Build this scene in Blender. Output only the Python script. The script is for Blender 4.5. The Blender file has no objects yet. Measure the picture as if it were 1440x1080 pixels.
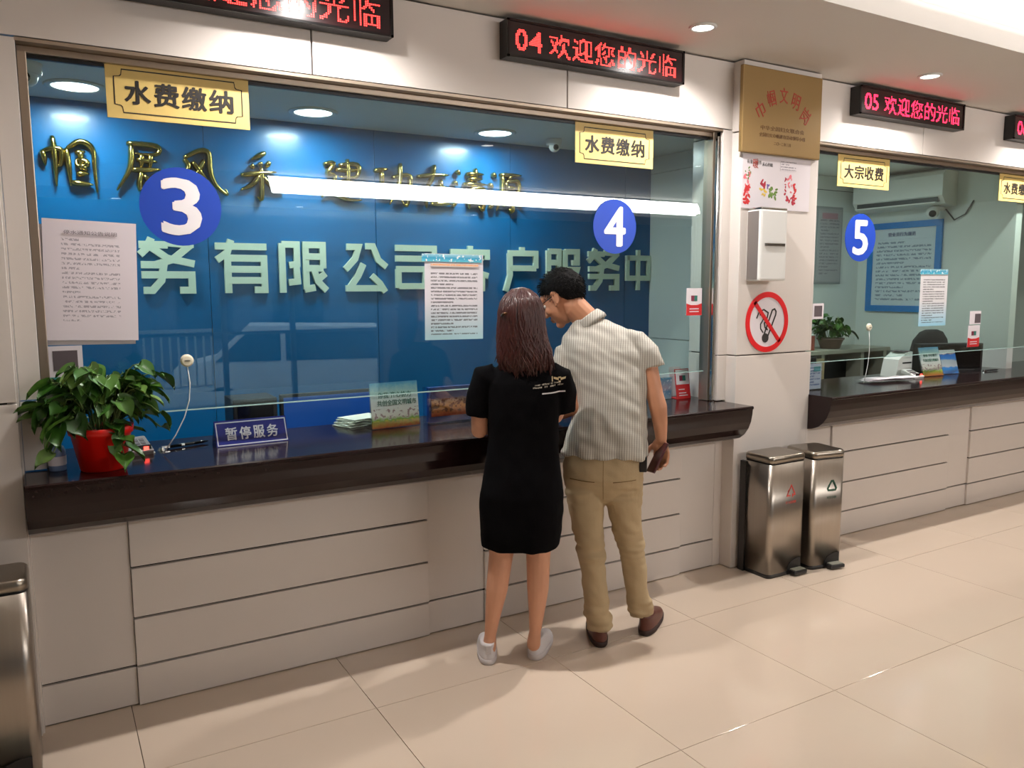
import bpy, bmesh, math, random
from mathutils import Vector, Matrix, noise
from mathutils.bvhtree import BVHTree
random.seed(7)
C = bpy.context.scene.collection
SC = bpy.context.scene
PI = math.pi

# ------------------------------------------------------------------ camera
cam_d = bpy.data.cameras.new('camera'); cam = bpy.data.objects.new('camera', cam_d); C.objects.link(cam)
YAW, PITCH, ROLL = 0.52931, 0.11973, -0.00482
f = Vector((math.sin(YAW)*math.cos(PITCH), math.cos(YAW)*math.cos(PITCH), -math.sin(PITCH)))
r = Vector((math.cos(YAW), -math.sin(YAW), 0)); u = r.cross(f)
r2 = r*math.cos(ROLL)+u*math.sin(ROLL); u2 = -r*math.sin(ROLL)+u*math.cos(ROLL)
m = Matrix((r2, u2, -f)).transposed().to_4x4(); m.translation = Vector((-0.1953, -3.209, 1.5798))
cam.matrix_world = m
cam_d.sensor_fit = 'HORIZONTAL'; cam_d.sensor_width = 36; cam_d.lens = 36*1122.5/1440; cam_d.clip_start = 0.05
SC.camera = cam

# ------------------------------------------------------------------ world, exposure, lights
SC.view_settings.view_transform = 'Standard'; SC.view_settings.look = 'None'
SC.view_settings.gamma = 1; SC.view_settings.use_curve_mapping = False
SC.view_settings.exposure = -0.30
wd = bpy.data.worlds.new('world'); SC.world = wd; wd.use_nodes = True
bg = wd.node_tree.nodes['Background']; bg.inputs[0].default_value = (0.80, 0.88, 1.0, 1); bg.inputs[1].default_value = 3.8
try:
    SC.cycles.max_bounces = 8; SC.cycles.transparent_max_bounces = 12; SC.cycles.caustics_reflective = False; SC.cycles.caustics_refractive = False
    SC.cycles.sample_clamp_indirect = 4
except Exception: pass

def lamp(name, kind, loc, power, color=(1, 1, 1), rot=(0, 0, 0), **kw):
    d = bpy.data.lights.new(name, kind); d.energy = power; d.color = color
    for k, v in kw.items(): setattr(d, k, v)
    o = bpy.data.objects.new(name, d); o.location = loc; o.rotation_euler = rot; C.objects.link(o); return o
# daylight through the glass shopfront behind the camera (portal) ; lamps of the room
lamp('daylight_portal', 'AREA', (2.3, -7.15, 1.25), 1, shape='RECTANGLE', size=3.2, size_y=2.4, rot=(PI/2, 0, 0)).data.cycles.is_portal = True
DOWN = [(0.77, -0.34), (2.51, -0.34), (4.25, -0.34), (5.99, -0.34)]
for x, y in DOWN:
    lamp('downlight_lamp', 'SPOT', (x, y, 2.755), 150, (1.0, 0.95, 0.91), spot_size=2.7, spot_blend=0.9, shadow_soft_size=0.03)
INNER = [(0.0, 1.12), (1.12, 1.13), (2.25, 1.16), (4.75, 1.1)]
for x, y in INNER:
    lamp('inner_lamp', 'AREA', (x, y, 2.495), 14, (0.86, 0.98, 0.98), shape='DISK', size=0.19)
# cove strips along both edges of the raised ceiling, shining up onto it
lamp('cove_lamp', 'AREA', (4.6, -0.93, 2.80), 45, (1.0, 0.95, 0.93), (PI+0.5, 0, 0), shape='RECTANGLE', size=14.0, size_y=0.05)
lamp('cove_lamp', 'AREA', (5.35, -5.93, 2.752), 175, (1.0, 0.97, 0.96), (PI-0.95, 0, 0), shape='RECTANGLE', size=6.5, size_y=0.25)
for x in (0.8, 3.4, 6.0, 8.6):
    lamp('hall_lamp', 'SPOT', (x, -3.2, 2.86), 10, (1.0, 0.93, 0.86), spot_size=2.6, spot_blend=0.6, shadow_soft_size=0.05)

# ------------------------------------------------------------------ materials
def S(r_, g, b):
    def c(v):
        v /= 255.0
        return v/12.92 if v <= 0.04045 else ((v+0.055)/1.055)**2.4
    return (c(r_), c(g), c(b), 1.0)
MATS = {}
class NT:
    def __init__(s, name):
        s.m = bpy.data.materials.new(name); s.m.use_nodes = True; s.t = s.m.node_tree; s.n = s.t.nodes
        s.b = s.n['Principled BSDF']; s.o = s.n['Material Output']
    def node(s, t, **kw):
        n = s.n.new(t)
        for k, v in kw.items():
            if k.startswith('i_'):
                key = k[2:]; key = int(key) if key.isdigit() else key
                n.inputs[key].default_value = v
            else: setattr(n, k, v)
        return n
    def L(s, a, b): s.t.links.new(a, b)
    def math(s, op, a, b=None, c=None, clamp=False):
        n = s.n.new('ShaderNodeMath'); n.operation = op; n.use_clamp = clamp
        for i, v in enumerate((a, b, c)):
            if v is None: continue
            if isinstance(v, (int, float)): n.inputs[i].default_value = v
            else: s.L(v, n.inputs[i])
        return n.outputs[0]
    def mix(s, fac, a, b):
        n = s.n.new('ShaderNodeMix'); n.data_type = 'RGBA'
        if isinstance(fac, (int, float)): n.inputs[0].default_value = fac
        else: s.L(fac, n.inputs[0])
        for i, v in ((6, a), (7, b)):
            if isinstance(v, tuple): n.inputs[i].default_value = v
            else: s.L(v, n.inputs[i])
        return n.outputs[2]
def mat(name, col, rough=0.5, metal=0.0, var=0.0, vscale=8.0, bump=0.0, bscale=60.0, coat=0.0, spec=0.5, emis=None, estr=0.0, stretch=None):
    if name in MATS: return MATS[name]
    k = NT(name); b = k.b
    b.inputs['Base Color'].default_value = col; b.inputs['Roughness'].default_value = rough; b.inputs['Metallic'].default_value = metal
    b.inputs['Specular IOR Level'].default_value = spec; b.inputs['Coat Weight'].default_value = coat; b.inputs['Coat Roughness'].default_value = 0.05
    tc = k.node('ShaderNodeTexCoord'); mp = k.node('ShaderNodeMapping'); k.L(tc.outputs['Object'], mp.inputs[0])
    if stretch: mp.inputs['Scale'].default_value = stretch
    if var:
        nz = k.node('ShaderNodeTexNoise', i_Scale=vscale, i_Detail=4.0); k.L(mp.outputs[0], nz.inputs['Vector'])
        dk = tuple(c*(1-var) for c in col[:3])+(1,); lt = tuple(min(1, c*(1+var)) for c in col[:3])+(1,)
        k.L(k.mix(nz.outputs[0], dk, lt), b.inputs['Base Color'])
    if bump:
        n2 = k.node('ShaderNodeTexNoise', i_Scale=bscale, i_Detail=3.0); k.L(mp.outputs[0], n2.inputs['Vector'])
        bp = k.node('ShaderNodeBump', i_Strength=bump, i_Distance=0.004); k.L(n2.outputs[0], bp.inputs['Height']); k.L(bp.outputs[0], b.inputs['Normal'])
    if emis:
        b.inputs['Emission Color'].default_value = emis; b.inputs['Emission Strength'].default_value = estr
    MATS[name] = k.m; return k.m

CREAM = mat('cream_cladding', S(228, 220, 213), 0.22, var=0.03, vscale=2.5)
GAP = mat('dark_joint', S(26, 18, 16), 0.8)
PAINT = mat('ceiling_paint', S(243, 239, 234), 0.7, var=0.02, vscale=1.5)
INPAINT = mat('office_paint', S(222, 226, 222), 0.6, var=0.03, vscale=2)
FLOORM = mat('polished_tile', S(212, 194, 175), 0.09, var=0.06, vscale=1.6, spec=0.5, coat=0.3)
GROUT = mat('grout', S(110, 92, 76), 0.8)
STEEL = mat('brushed_steel', S(168, 160, 150), 0.3, metal=1.0, var=0.1, vscale=40, stretch=(1, 1, 0.05))
FRAME = mat('frame_steel', S(178, 162, 145), 0.32, metal=0.85, var=0.05)
CHROME = mat('chrome', S(215, 215, 212), 0.12, metal=1.0)
GRANITE = mat('dark_granite', S(30, 17, 17), 0.14, var=0.1, vscale=90, coat=0.0, spec=0.3)
BLUEWALL = mat('blue_panel', S(3, 100, 160), 0.3, var=0.05, vscale=3, coat=0.1)
WHITEP = mat('white_plastic', S(232, 232, 228), 0.35)
GREENW = mat('pale_letter', S(218, 234, 214), 0.45)
GOLD = mat('gold_metal', S(190, 168, 92), 0.2, metal=1.0, var=0.1, vscale=30)
BLACKP = mat('black_plastic', S(22, 20, 20), 0.4)
BLACKG = mat('black_gloss', S(14, 13, 14), 0.15)
REDP = mat('red_pot', S(205, 22, 12), 0.3, var=0.05)
SIGNY = mat('sign_gold_foil', S(226, 196, 118), 0.42, var=0.07, vscale=20)
INK = mat('black_ink', S(28, 22, 18), 0.6)
BLUED = mat('blue_disc', S(18, 62, 168), 0.4)
PAPERW = mat('white_paper', S(226, 218, 222), 0.7, var=0.02)
REDINK = mat('red_ink', S(196, 30, 34), 0.5)
DKTEAL = mat('teal_card', S(70, 160, 160), 0.5)
LEDRED = mat('led_red', S(60, 0, 0), 0.5, emis=(1.0, 0.035, 0.03, 1), estr=7.0)
LEDPNK = mat('led_crimson', S(60, 0, 0), 0.5, emis=(1.0, 0.02, 0.07, 1), estr=7.0)
LAMPW = mat('lamp_glow', S(255, 255, 255), 0.5, emis=(1.0, 0.96, 0.9, 1), estr=9.0)
LAMPC = mat('lamp_glow_cool', S(255, 255, 255), 0.5, emis=(0.88, 0.97, 1.0, 1), estr=9.0)

def printed(name, bgc, ink, rows, cols, margin=0.09, top=0.12, bottom=0.1, w=1, h=1, dens=0.48, wash=None, axes=('X', 'Z')):
    """paper with blocks of small printed lines; object coordinates, sheet centred on its origin, w x h metres"""
    if name in MATS: return MATS[name]
    k = NT(name); tc = k.node('ShaderNodeTexCoord'); sp = k.node('ShaderNodeSeparateXYZ'); k.L(tc.outputs['Object'], sp.inputs[0])
    ux = k.math('ADD', k.math('DIVIDE', sp.outputs[axes[0]], w), 0.5); vz = k.math('ADD', k.math('DIVIDE', sp.outputs[axes[1]], h), 0.5)
    rowi = k.math('FLOOR', k.math('MULTIPLY', vz, rows)); fr = k.math('FRACT', k.math('MULTIPLY', vz, rows))
    band = k.math('MULTIPLY', k.math('GREATER_THAN', fr, 0.3), k.math('LESS_THAN', fr, 0.78))
    cb = k.node('ShaderNodeCombineXYZ'); k.L(k.math('MULTIPLY', ux, cols), cb.inputs[0]); k.L(k.math('MULTIPLY', rowi, 7.31), cb.inputs[1]); k.L(k.math('MULTIPLY', vz, rows*2.2), cb.inputs[2])
    nz = k.node('ShaderNodeTexNoise', i_Scale=1.0, i_Detail=1.0); k.L(cb.outputs[0], nz.inputs['Vector'])
    txt = k.math('GREATER_THAN', nz.outputs[0], dens)
    cb2 = k.node('ShaderNodeCombineXYZ'); k.L(rowi, cb2.inputs[0]); wn = k.node('ShaderNodeTexWhiteNoise', noise_dimensions='3D'); k.L(cb2.outputs[0], wn.inputs[0])
    ragged = k.math('LESS_THAN', ux, k.math('ADD', k.math('MULTIPLY', k.math('GREATER_THAN', wn.outputs[0], 0.25), 0.42), 1-margin-0.42))
    ins = k.math('MULTIPLY', k.math('GREATER_THAN', ux, margin), ragged)
    inv = k.math('MULTIPLY', k.math('GREATER_THAN', vz, bottom), k.math('LESS_THAN', vz, 1-top))
    fac = k.math('MULTIPLY', k.math('MULTIPLY', band, txt), k.math('MULTIPLY', ins, inv)); fac = k.math('MULTIPLY', fac, 0.75)
    base = bgc
    if wash:
        base = k.mix(k.math('MULTIPLY', k.math('SUBTRACT', 0.45, vz, clamp=True), 2.2, clamp=True), bgc, wash)
    k.L(k.mix(fac, base, ink), k.b.inputs['Base Color']); k.b.inputs['Roughness'].default_value = 0.6
    MATS[name] = k.m; return k.m

def picture(name, stops, h, noisec=None, nscale=25, nthr=0.55, zlo=0, zhi=1):
    """flat printed picture: vertical bands of colour with blotches; object coordinates"""
    if name in MATS: return MATS[name]
    k = NT(name); tc = k.node('ShaderNodeTexCoord'); sp = k.node('ShaderNodeSeparateXYZ'); k.L(tc.outputs['Object'], sp.inputs[0])
    v = k.math('ADD', k.math('DIVIDE', sp.outputs['Z'], h), 0.5)
    nz = k.node('ShaderNodeTexNoise', i_Scale=nscale, i_Detail=3.0); k.L(tc.outputs['Object'], nz.inputs['Vector'])
    vv = k.math('ADD', v, k.math('MULTIPLY', k.math('SUBTRACT', nz.outputs[0], 0.5), 0.18))
    cr = k.node('ShaderNodeValToRGB'); k.L(vv, cr.inputs[0]); e = cr.color_ramp.elements
    while len(e) > 1: e.remove(e[-1])
    e[0].position = stops[0][0]; e[0].color = stops[0][1]
    for p, c in stops[1:]: q = e.new(p); q.color = c
    out = cr.outputs[0]
    if noisec:
        mask = k.math('MULTIPLY', k.math('GREATER_THAN', nz.outputs[0], nthr), k.math('MULTIPLY', k.math('GREATER_THAN', v, zlo), k.math('LESS_THAN', v, zhi)))
        out = k.mix(mask, out, noisec)
    k.L(out, k.b.inputs['Base Color']); k.b.inputs['Roughness'].default_value = 0.4
    MATS[name] = k.m; return k.m

def glassmat():
    k = NT('window_glass'); k.n.remove(k.b)
    tr = k.node('ShaderNodeBsdfTransparent'); tr.inputs[0].default_value = (0.90, 0.965, 0.945, 1)
    gl = k.node('ShaderNodeBsdfGlossy'); gl.inputs['Roughness'].default_value = 0.004
    ge = k.node('ShaderNodeNewGeometry'); vm = k.node('ShaderNodeVectorMath', operation='DOT_PRODUCT'); k.L(ge.outputs['Incoming'], vm.inputs[0]); k.L(ge.outputs['Normal'], vm.inputs[1])
    om = k.math('SUBTRACT', 1.0, k.math('ABSOLUTE', vm.outputs['Value']), clamp=True)
    fr = k.math('ADD', 0.068, k.math('MULTIPLY', k.math('POWER', om, 5.0), 0.932)); mx = k.node('ShaderNodeMixShader')
    k.L(fr, mx.inputs[0]); k.L(tr.outputs[0], mx.inputs[1]); k.L(gl.outputs[0], mx.inputs[2]); k.L(mx.outputs[0], k.o.inputs[0]); return k.m
GLASS = glassmat()
def acrylicmat():
    k = NT('clear_acrylic'); k.n.remove(k.b)
    tr = k.node('ShaderNodeBsdfTransparent'); tr.inputs[0].default_value = (0.93, 0.96, 0.98, 1)
    gl = k.node('ShaderNodeBsdfGlossy'); gl.inputs['Roughness'].default_value = 0.03
    mx = k.node('ShaderNodeMixShader'); mx.inputs[0].default_value = 0.13
    k.L(tr.outputs[0], mx.inputs[1]); k.L(gl.outputs[0], mx.inputs[2]); k.L(mx.outputs[0], k.o.inputs[0]); return k.m
ACRYL = acrylicmat()

# ------------------------------------------------------------------ mesh helpers
def new_obj(name, me, parent=None, loc=None, rot=None):
    o = bpy.data.objects.new(name, me); C.objects.link(o)
    if parent is not None: o.parent = parent
    if loc is not None: o.location = loc
    if rot is not None: o.rotation_euler = rot
    return o
def fin(name, bm, mt, parent=None, loc=None, rot=None, smooth=False):
    me = bpy.data.meshes.new(name); bmesh.ops.recalc_face_normals(bm, faces=bm.faces); bm.to_mesh(me); bm.free()
    if mt: me.materials.append(mt)
    if smooth:
        for p in me.polygons: p.use_smooth = True
    return new_obj(name, me, parent, loc, rot)
def bx(bm, x0, x1, y0, y1, z0, z1, bev=0.0, M=None):
    vs = [bm.verts.new((x, y, z)) for x in (x0, x1) for y in (y0, y1) for z in (z0, z1)]
    F = [(0, 1, 3, 2), (4, 6, 7, 5), (0, 4, 5, 1), (2, 3, 7, 6), (0, 2, 6, 4), (1, 5, 7, 3)]
    fs = [bm.faces.new([vs[i] for i in q]) for q in F]
    out = vs
    if bev > 0:
        es = list({e for fc in fs for e in fc.edges})
        g = bmesh.ops.bevel(bm, geom=es, offset=bev, segments=2, affect='EDGES', profile=0.6)
        out = [v for v in bm.verts if v.is_valid and v in set(g['verts'])] or vs
    if M is not None:
        seen = set()
        for v in out:
            if v.is_valid and v not in seen: seen.add(v); v.co = M @ v.co
    return out
def box(name, x0, x1, y0, y1, z0, z1, mt, parent=None, bev=0.0, loc=None, rot=None):
    bm = bmesh.new(); bx(bm, x0, x1, y0, y1, z0, z1, bev); return fin(name, bm, mt, parent, loc, rot)
def cbox(name, c, d, mt, parent=None, bev=0.0, rot=None):
    """box of size d whose object origin is its centre c (so object coordinates run from the middle)"""
    return box(name, -d[0]/2, d[0]/2, -d[1]/2, d[1]/2, -d[2]/2, d[2]/2, mt, parent, bev, loc=c, rot=rot)
def cyl(bm, c, axis, rad, h, n=24, r2=None, M=None):
    """cylinder/cone from c along axis"""
    ax = Vector(axis).normalized(); a = ax.orthogonal().normalized(); b = ax.cross(a); c = Vector(c); r2 = rad if r2 is None else r2
    A = [bm.verts.new(c+(a*math.cos(t)+b*math.sin(t))*rad) for t in [2*PI*i/n for i in range(n)]]
    B = [bm.verts.new(c+ax*h+(a*math.cos(t)+b*math.sin(t))*r2) for t in [2*PI*i/n for i in range(n)]]
    for i in range(n): bm.faces.new((A[i], A[(i+1) % n], B[(i+1) % n], B[i]))
    bm.faces.new(A[::-1]); bm.faces.new(B)
def lathe(bm, prof, c=(0, 0, 0), n=28):
    R = []
    for rr, z in prof: R.append([bm.verts.new((c[0]+rr*math.cos(2*PI*i/n), c[1]+rr*math.sin(2*PI*i/n), c[2]+z)) for i in range(n)])
    for a, b in zip(R, R[1:]):
        for i in range(n): bm.faces.new((a[i], a[(i+1) % n], b[(i+1) % n], b[i]))
    bm.faces.new(R[0][::-1]); bm.faces.new(R[-1])
def tube(bm, pts, rad, n=8, flat=1.0, up=None):
    """tube along points; rad number or list; flat squashes it across"""
    P = [Vector(p) for p in pts]; R = rad if isinstance(rad, (list, tuple)) else [rad]*len(P)
    rings = []; prev = None
    for i, p in enumerate(P):
        t = (P[min(i+1, len(P)-1)]-P[max(i-1, 0)]).normalized()
        if up is not None: a = Vector(up).cross(t); a = a.normalized() if a.length > 1e-5 else t.orthogonal().normalized()
        elif prev is None: a = t.orthogonal().normalized()
        else:
            a = prev-t*prev.dot(t); a = a.normalized() if a.length > 1e-6 else t.orthogonal().normalized()
        prev = a; b = t.cross(a)
        rings.append([bm.verts.new(p+(a*math.cos(2*PI*j/n)+b*math.sin(2*PI*j/n)*flat)*R[i]) for j in range(n)])
    for A, B in zip(rings, rings[1:]):
        for j in range(n): bm.faces.new((A[j], A[(j+1) % n], B[(j+1) % n], B[j]))
    bm.faces.new(rings[0][::-1]); bm.faces.new(rings[-1])
def sphere(bm, c, r_, rot=None, sub=3):
    g = bmesh.ops.create_icosphere(bm, subdivisions=sub, radius=1.0)
    r_ = (r_, r_, r_) if isinstance(r_, (int, float)) else r_
    for v in g['verts']:
        q = Vector((v.co.x*r_[0], v.co.y*r_[1], v.co.z*r_[2]))
        if rot is not None: q = rot @ q
        v.co = q+Vector(c)
def limb(bm, pts, rad, n=16):
    """tapered limb with ball joints and ends (to be voxel-merged)"""
    tube(bm, pts, rad, n); 
    for p, q in zip(pts, rad): sphere(bm, p, q, sub=2)
def loft(bm, rings, n=32, p=2.0):
    """rings: (cx,cy,cz,rx,ry[,tilt]) stacked horizontal super-ellipses"""
    R = []
    for g in rings:
        cx, cy, cz, rx, ry = g[:5]; tx = g[5] if len(g) > 5 else 0
        row = []
        for i in range(n):
            t = 2*PI*i/n; c, s = math.cos(t), math.sin(t)
            x = math.copysign(abs(c)**(2/p), c)*rx; y = math.copysign(abs(s)**(2/p), s)*ry
            row.append(bm.verts.new((cx+x, cy+y, cz+tx*x)))
        R.append(row)
    for a, b in zip(R, R[1:]):
        for i in range(n): bm.faces.new((a[i], a[(i+1) % n], b[(i+1) % n], b[i]))
    bm.faces.new(R[0][::-1]); bm.faces.new(R[-1])
def prism(bm, pts2, y0, y1, axis='XZ'):
    """extrude a polygon given in (x,z) from y0 to y1"""
    A = [bm.verts.new((p[0], y0, p[1])) for p in pts2]; B = [bm.verts.new((p[0], y1, p[1])) for p in pts2]
    n = len(A); bm.faces.new(A); bm.faces.new(B[::-1])
    for i in range(n): bm.faces.new((A[i], A[(i+1) % n], B[(i+1) % n], B[i]))
def voxel(name, bm, vox, smooth_it, mt, parent, disp=None):
    """merge everything in bm into one continuous skin"""
    me = bpy.data.meshes.new('tmp'); bm.to_mesh(me); bm.free()
    o = bpy.data.objects.new('tmp', me); C.objects.link(o)
    rm = o.modifiers.new('r', 'REMESH'); rm.mode = 'VOXEL'; rm.voxel_size = vox
    if smooth_it:
        sm = o.modifiers.new('s', 'SMOOTH'); sm.iterations = smooth_it; sm.factor = 0.6
    dg = bpy.context.evaluated_depsgraph_get(); dg.update()
    me2 = bpy.data.meshes.new_from_object(o.evaluated_get(dg)); bpy.data.objects.remove(o); bpy.data.meshes.remove(me)
    me2.name = name
    if disp:
        ns = [v.normal.copy() for v in me2.vertices]
        for v, nn in zip(me2.vertices, ns): v.co = v.co + nn*disp(v.co)
    me2.materials.clear(); me2.materials.append(mt)
    for p in me2.polygons: p.use_smooth = True
    return new_obj(name, me2, parent)

def thing(name, label, cat, loc=(0, 0, 0), rotz=0, group=None):
    o = bpy.data.objects.new(name, None); o.empty_display_size = 0.1; C.objects.link(o); o.location = loc; o.rotation_euler = (0, 0, rotz)
    return tag(o, label, cat, group)
def tag(o, label, cat, group=None):
    o['label'] = label; o['category'] = cat
    if group: o['group'] = group
    return o
def struct(o): o['kind'] = 'structure'; return o
def sempty(name, loc=(0, 0, 0)):
    o = bpy.data.objects.new(name, None); C.objects.link(o); o.location = loc; return struct(o)

# ---- writing
def text_me(body, bold=0.0, depth=0.0, res=3):
    cu = bpy.data.curves.new('t', 'FONT'); cu.body = body; cu.size = 1.0; cu.offset = bold; cu.extrude = depth; cu.resolution_u = res
    o = bpy.data.objects.new('t', cu); C.objects.link(o)
    dg = bpy.context.evaluated_depsgraph_get(); dg.update()
    me = bpy.data.meshes.new_from_object(o.evaluated_get(dg)); bpy.data.objects.remove(o); return me
def fit_me(me, w, h, thick, keep=False):
    """centre a text mesh, scale it into w x h and stand it up facing -y with its back at y=0"""
    xs = [v.co.x for v in me.vertices]; ys = [v.co.y for v in me.vertices]
    cx, cy = (min(xs)+max(xs))/2, (min(ys)+max(ys))/2; sx = w/(max(xs)-min(xs)); sy = h/(max(ys)-min(ys))
    if keep: sx = sy = min(sx, sy)
    zs = [v.co.z for v in me.vertices]; z0, z1 = min(zs), max(zs)
    for v in me.vertices:
        t = 0 if z1-z0 < 1e-9 else (v.co.z-z0)/(z1-z0)
        v.co = Vector(((v.co.x-cx)*sx, -t*thick, (v.co.y-cy)*sy))
    return me
def lettering(body, c, w, h, mt, parent, bold=0.0, thick=0.0015, name='lettering', keep=False, rot=None):
    me0 = fit_me(text_me(body, 0.0, 0.01), w, h, thick, keep); b = bold*0.75*h*min(1.0, 1.0 if len(body) < 2 else 1.4)
    if bold <= 0: me = me0
    else:
        V = [v.co.copy() for v in me0.vertices]; Fc = [tuple(p.vertices) for p in me0.polygons]; n = len(V); vs, fs = [], []
        for k, (dx, dz) in enumerate(((0, 0), (b, 0), (-b, 0), (0, b*0.7), (0, -b*0.7), (b*0.7, b*0.5), (-b*0.7, -b*0.5))):
            vs += [(v.x+dx, v.y*(1+0.08*k), v.z+dz) for v in V]; fs += [tuple(i+n*k for i in q) for q in Fc]
        me = bpy.data.meshes.new(name); me.from_pydata(vs, [], fs); bpy.data.meshes.remove(me0)
    me.name = name; me.materials.clear(); me.materials.append(mt)
    return new_obj(name, me, parent, c, rot)
def dot_rows(body, rows=16):
    """bitmap of a character on a rows-high grid, as an LED board draws it"""
    me = text_me(body, 0.004, 0.0); xs = [v.co.x for v in me.vertices]; ys = [v.co.y for v in me.vertices]
    x0, x1, y0, y1 = min(xs), max(xs), min(ys), max(ys)
    bvh = BVHTree.FromPolygons([v.co for v in me.vertices], [tuple(p.vertices) for p in me.polygons])
    cell = (y1-y0)/rows; ncol = max(1, round((x1-x0)/cell)); cw = (x1-x0)/ncol; out = []
    for j in range(rows):
        for i in range(ncol):
            hit = 0
            for a in (0.2, 0.5, 0.8):
                for b in (0.2, 0.5, 0.8):
                    if bvh.ray_cast(Vector((x0+(i+a)*cw, y0+(j+b)*cell, 1)), Vector((0, 0, -1)))[0] is not None: hit += 1
            if hit >= 4: out.append((i, j))
    bpy.data.meshes.remove(me); return out, ncol

# ---- stroke glyphs on a 100 x 100 square
def thick_line(bm, pts, w, y0, y1, sc, ox, oz):
    """flat polyline of width w with mitred joints, square ends"""
    P = [Vector((p[0], p[1])) for p in pts]; Lf, Rt = [], []
    for i, p in enumerate(P):
        if i == 0: d = (P[1]-P[0]).normalized(); nn = Vector((-d.y, d.x)); k = 1
        elif i == len(P)-1: d = (P[-1]-P[-2]).normalized(); nn = Vector((-d.y, d.x)); k = 1
        else:
            d1 = (P[i]-P[i-1]).normalized(); d2 = (P[i+1]-P[i]).normalized(); n1 = Vector((-d1.y, d1.x)); n2 = Vector((-d2.y, d2.x))
            nn = (n1+n2).normalized(); k = min(1.8, 1/max(0.3, nn.dot(n1)))
        Lf.append(p+nn*w/2*k); Rt.append(p-nn*w/2*k)
    for i in range(len(P)-1):
        q = [Lf[i], Lf[i+1], Rt[i+1], Rt[i]]
        prism(bm, [(ox+a.x*sc[0], oz+a.y*sc[1]) for a in q], y0, y1)
def brush(bm, pts, w, thick, sc, ox, oz):
    """calligraphic stroke: a rounded ridge that swells and tapers"""
    P = [Vector((ox+p[0]*sc[0], 0, oz+p[1]*sc[1])) for p in pts]
    # resample with Catmull-Rom
    Q = []
    for i in range(len(P)-1):
        a = P[max(i-1, 0)]; b = P[i]; c = P[i+1]; d = P[min(i+2, len(P)-1)]
        for k in range(4):
            t = k/4; Q.append(0.5*((2*b)+(c-a)*t+(2*a-5*b+4*c-d)*t*t+(3*b-a-3*c+d)*t**3))
    Q.append(P[-1]); n = len(Q); R = []
    for i in range(n):
        t = i/(n-1); R.append(w*(0.62+0.45*math.sin(PI*min(1, t*1.15+0.1)))*(1.0 if t < 0.8 else 1.0-0.55*(t-0.8)/0.2))
    tube(bm, [(q.x, -thick*0.5, q.z) for q in Q], R, n=8, flat=thick/(2*w)*1.6, up=(0, 1, 0))

BLOCK = {  # heavy square lettering
 '务': [[(2, 88), (52, 88)], [(24, 100), (16, 82), (3, 70)], [(52, 92), (76, 90), (98, 90)], [(94, 90), (60, 62), (28, 52)], [(22, 84), (50, 64), (98, 54)], [(4, 52), (40, 52)], [(4, 34), (92, 34), (92, 6), (70, 6)], [(44, 56), (38, 24), (22, 6), (6, 6)]],
 '有': [[(0, 88), (98, 88)], [(30, 100), (22, 76), (2, 62)], [(24, 66), (92, 66), (92, 6), (72, 6)], [(22, 70), (22, 0)], [(24, 45), (88, 45)], [(24, 24), (88, 24)]],
 '限': [[(8, 96), (8, 0)], [(8, 94), (38, 94), (38, 56), (22, 54)], [(36, 54), (38, 22), (20, 20)], [(56, 96), (56, 6)], [(50, 94), (92, 94), (92, 48)], [(56, 71), (92, 71)], [(56, 48), (92, 48)], [(52, 6), (74, 10)], [(72, 46), (80, 22), (98, 4)], [(96, 38), (78, 24)]],
 '公': [[(10, 92), (36, 92), (28, 68), (6, 46)], [(52, 94), (68, 94), (80, 66), (98, 52)], [(46, 58), (34, 34), (14, 8), (6, 8)], [(12, 8), (88, 8)], [(64, 34), (82, 18), (94, 0)]],
 '司': [[(2, 92), (94, 92), (94, 6), (76, 6)], [(2, 70), (76, 70)], [(8, 48), (8, 8)], [(4, 48), (72, 48), (72, 10)], [(8, 12), (72, 12)]],
 '客': [[(50, 100), (50, 88)], [(6, 70), (6, 86), (94, 86), (94, 70)], [(34, 76), (22, 60), (8, 50)], [(30, 68), (76, 68), (50, 48), (4, 34)], [(32, 60), (60, 44), (96, 34)], [(20, 26), (20, 0)], [(20, 26), (80, 26), (80, 0)], [(20, 4), (80, 4)]],
 '户': [[(52, 100), (52, 86)], [(14, 86), (90, 86), (90, 52)], [(18, 52), (90, 52)], [(18, 86), (18, 36), (6, 0)]],
 '服': [[(8, 94), (8, 34), (2, 0)], [(8, 92), (38, 92), (38, 6), (24, 6)], [(10, 66), (36, 66)], [(10, 40), (36, 40)], [(56, 96), (56, 0)], [(56, 92), (92, 92), (92, 66), (76, 66)], [(58, 50), (92, 50), (82, 22), (62, 2)], [(66, 46), (76, 24), (98, 4)]],
 '中': [[(8, 80), (92, 80), (92, 30), (8, 30), (8, 86)], [(50, 100), (50, 0)]],
}
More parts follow.
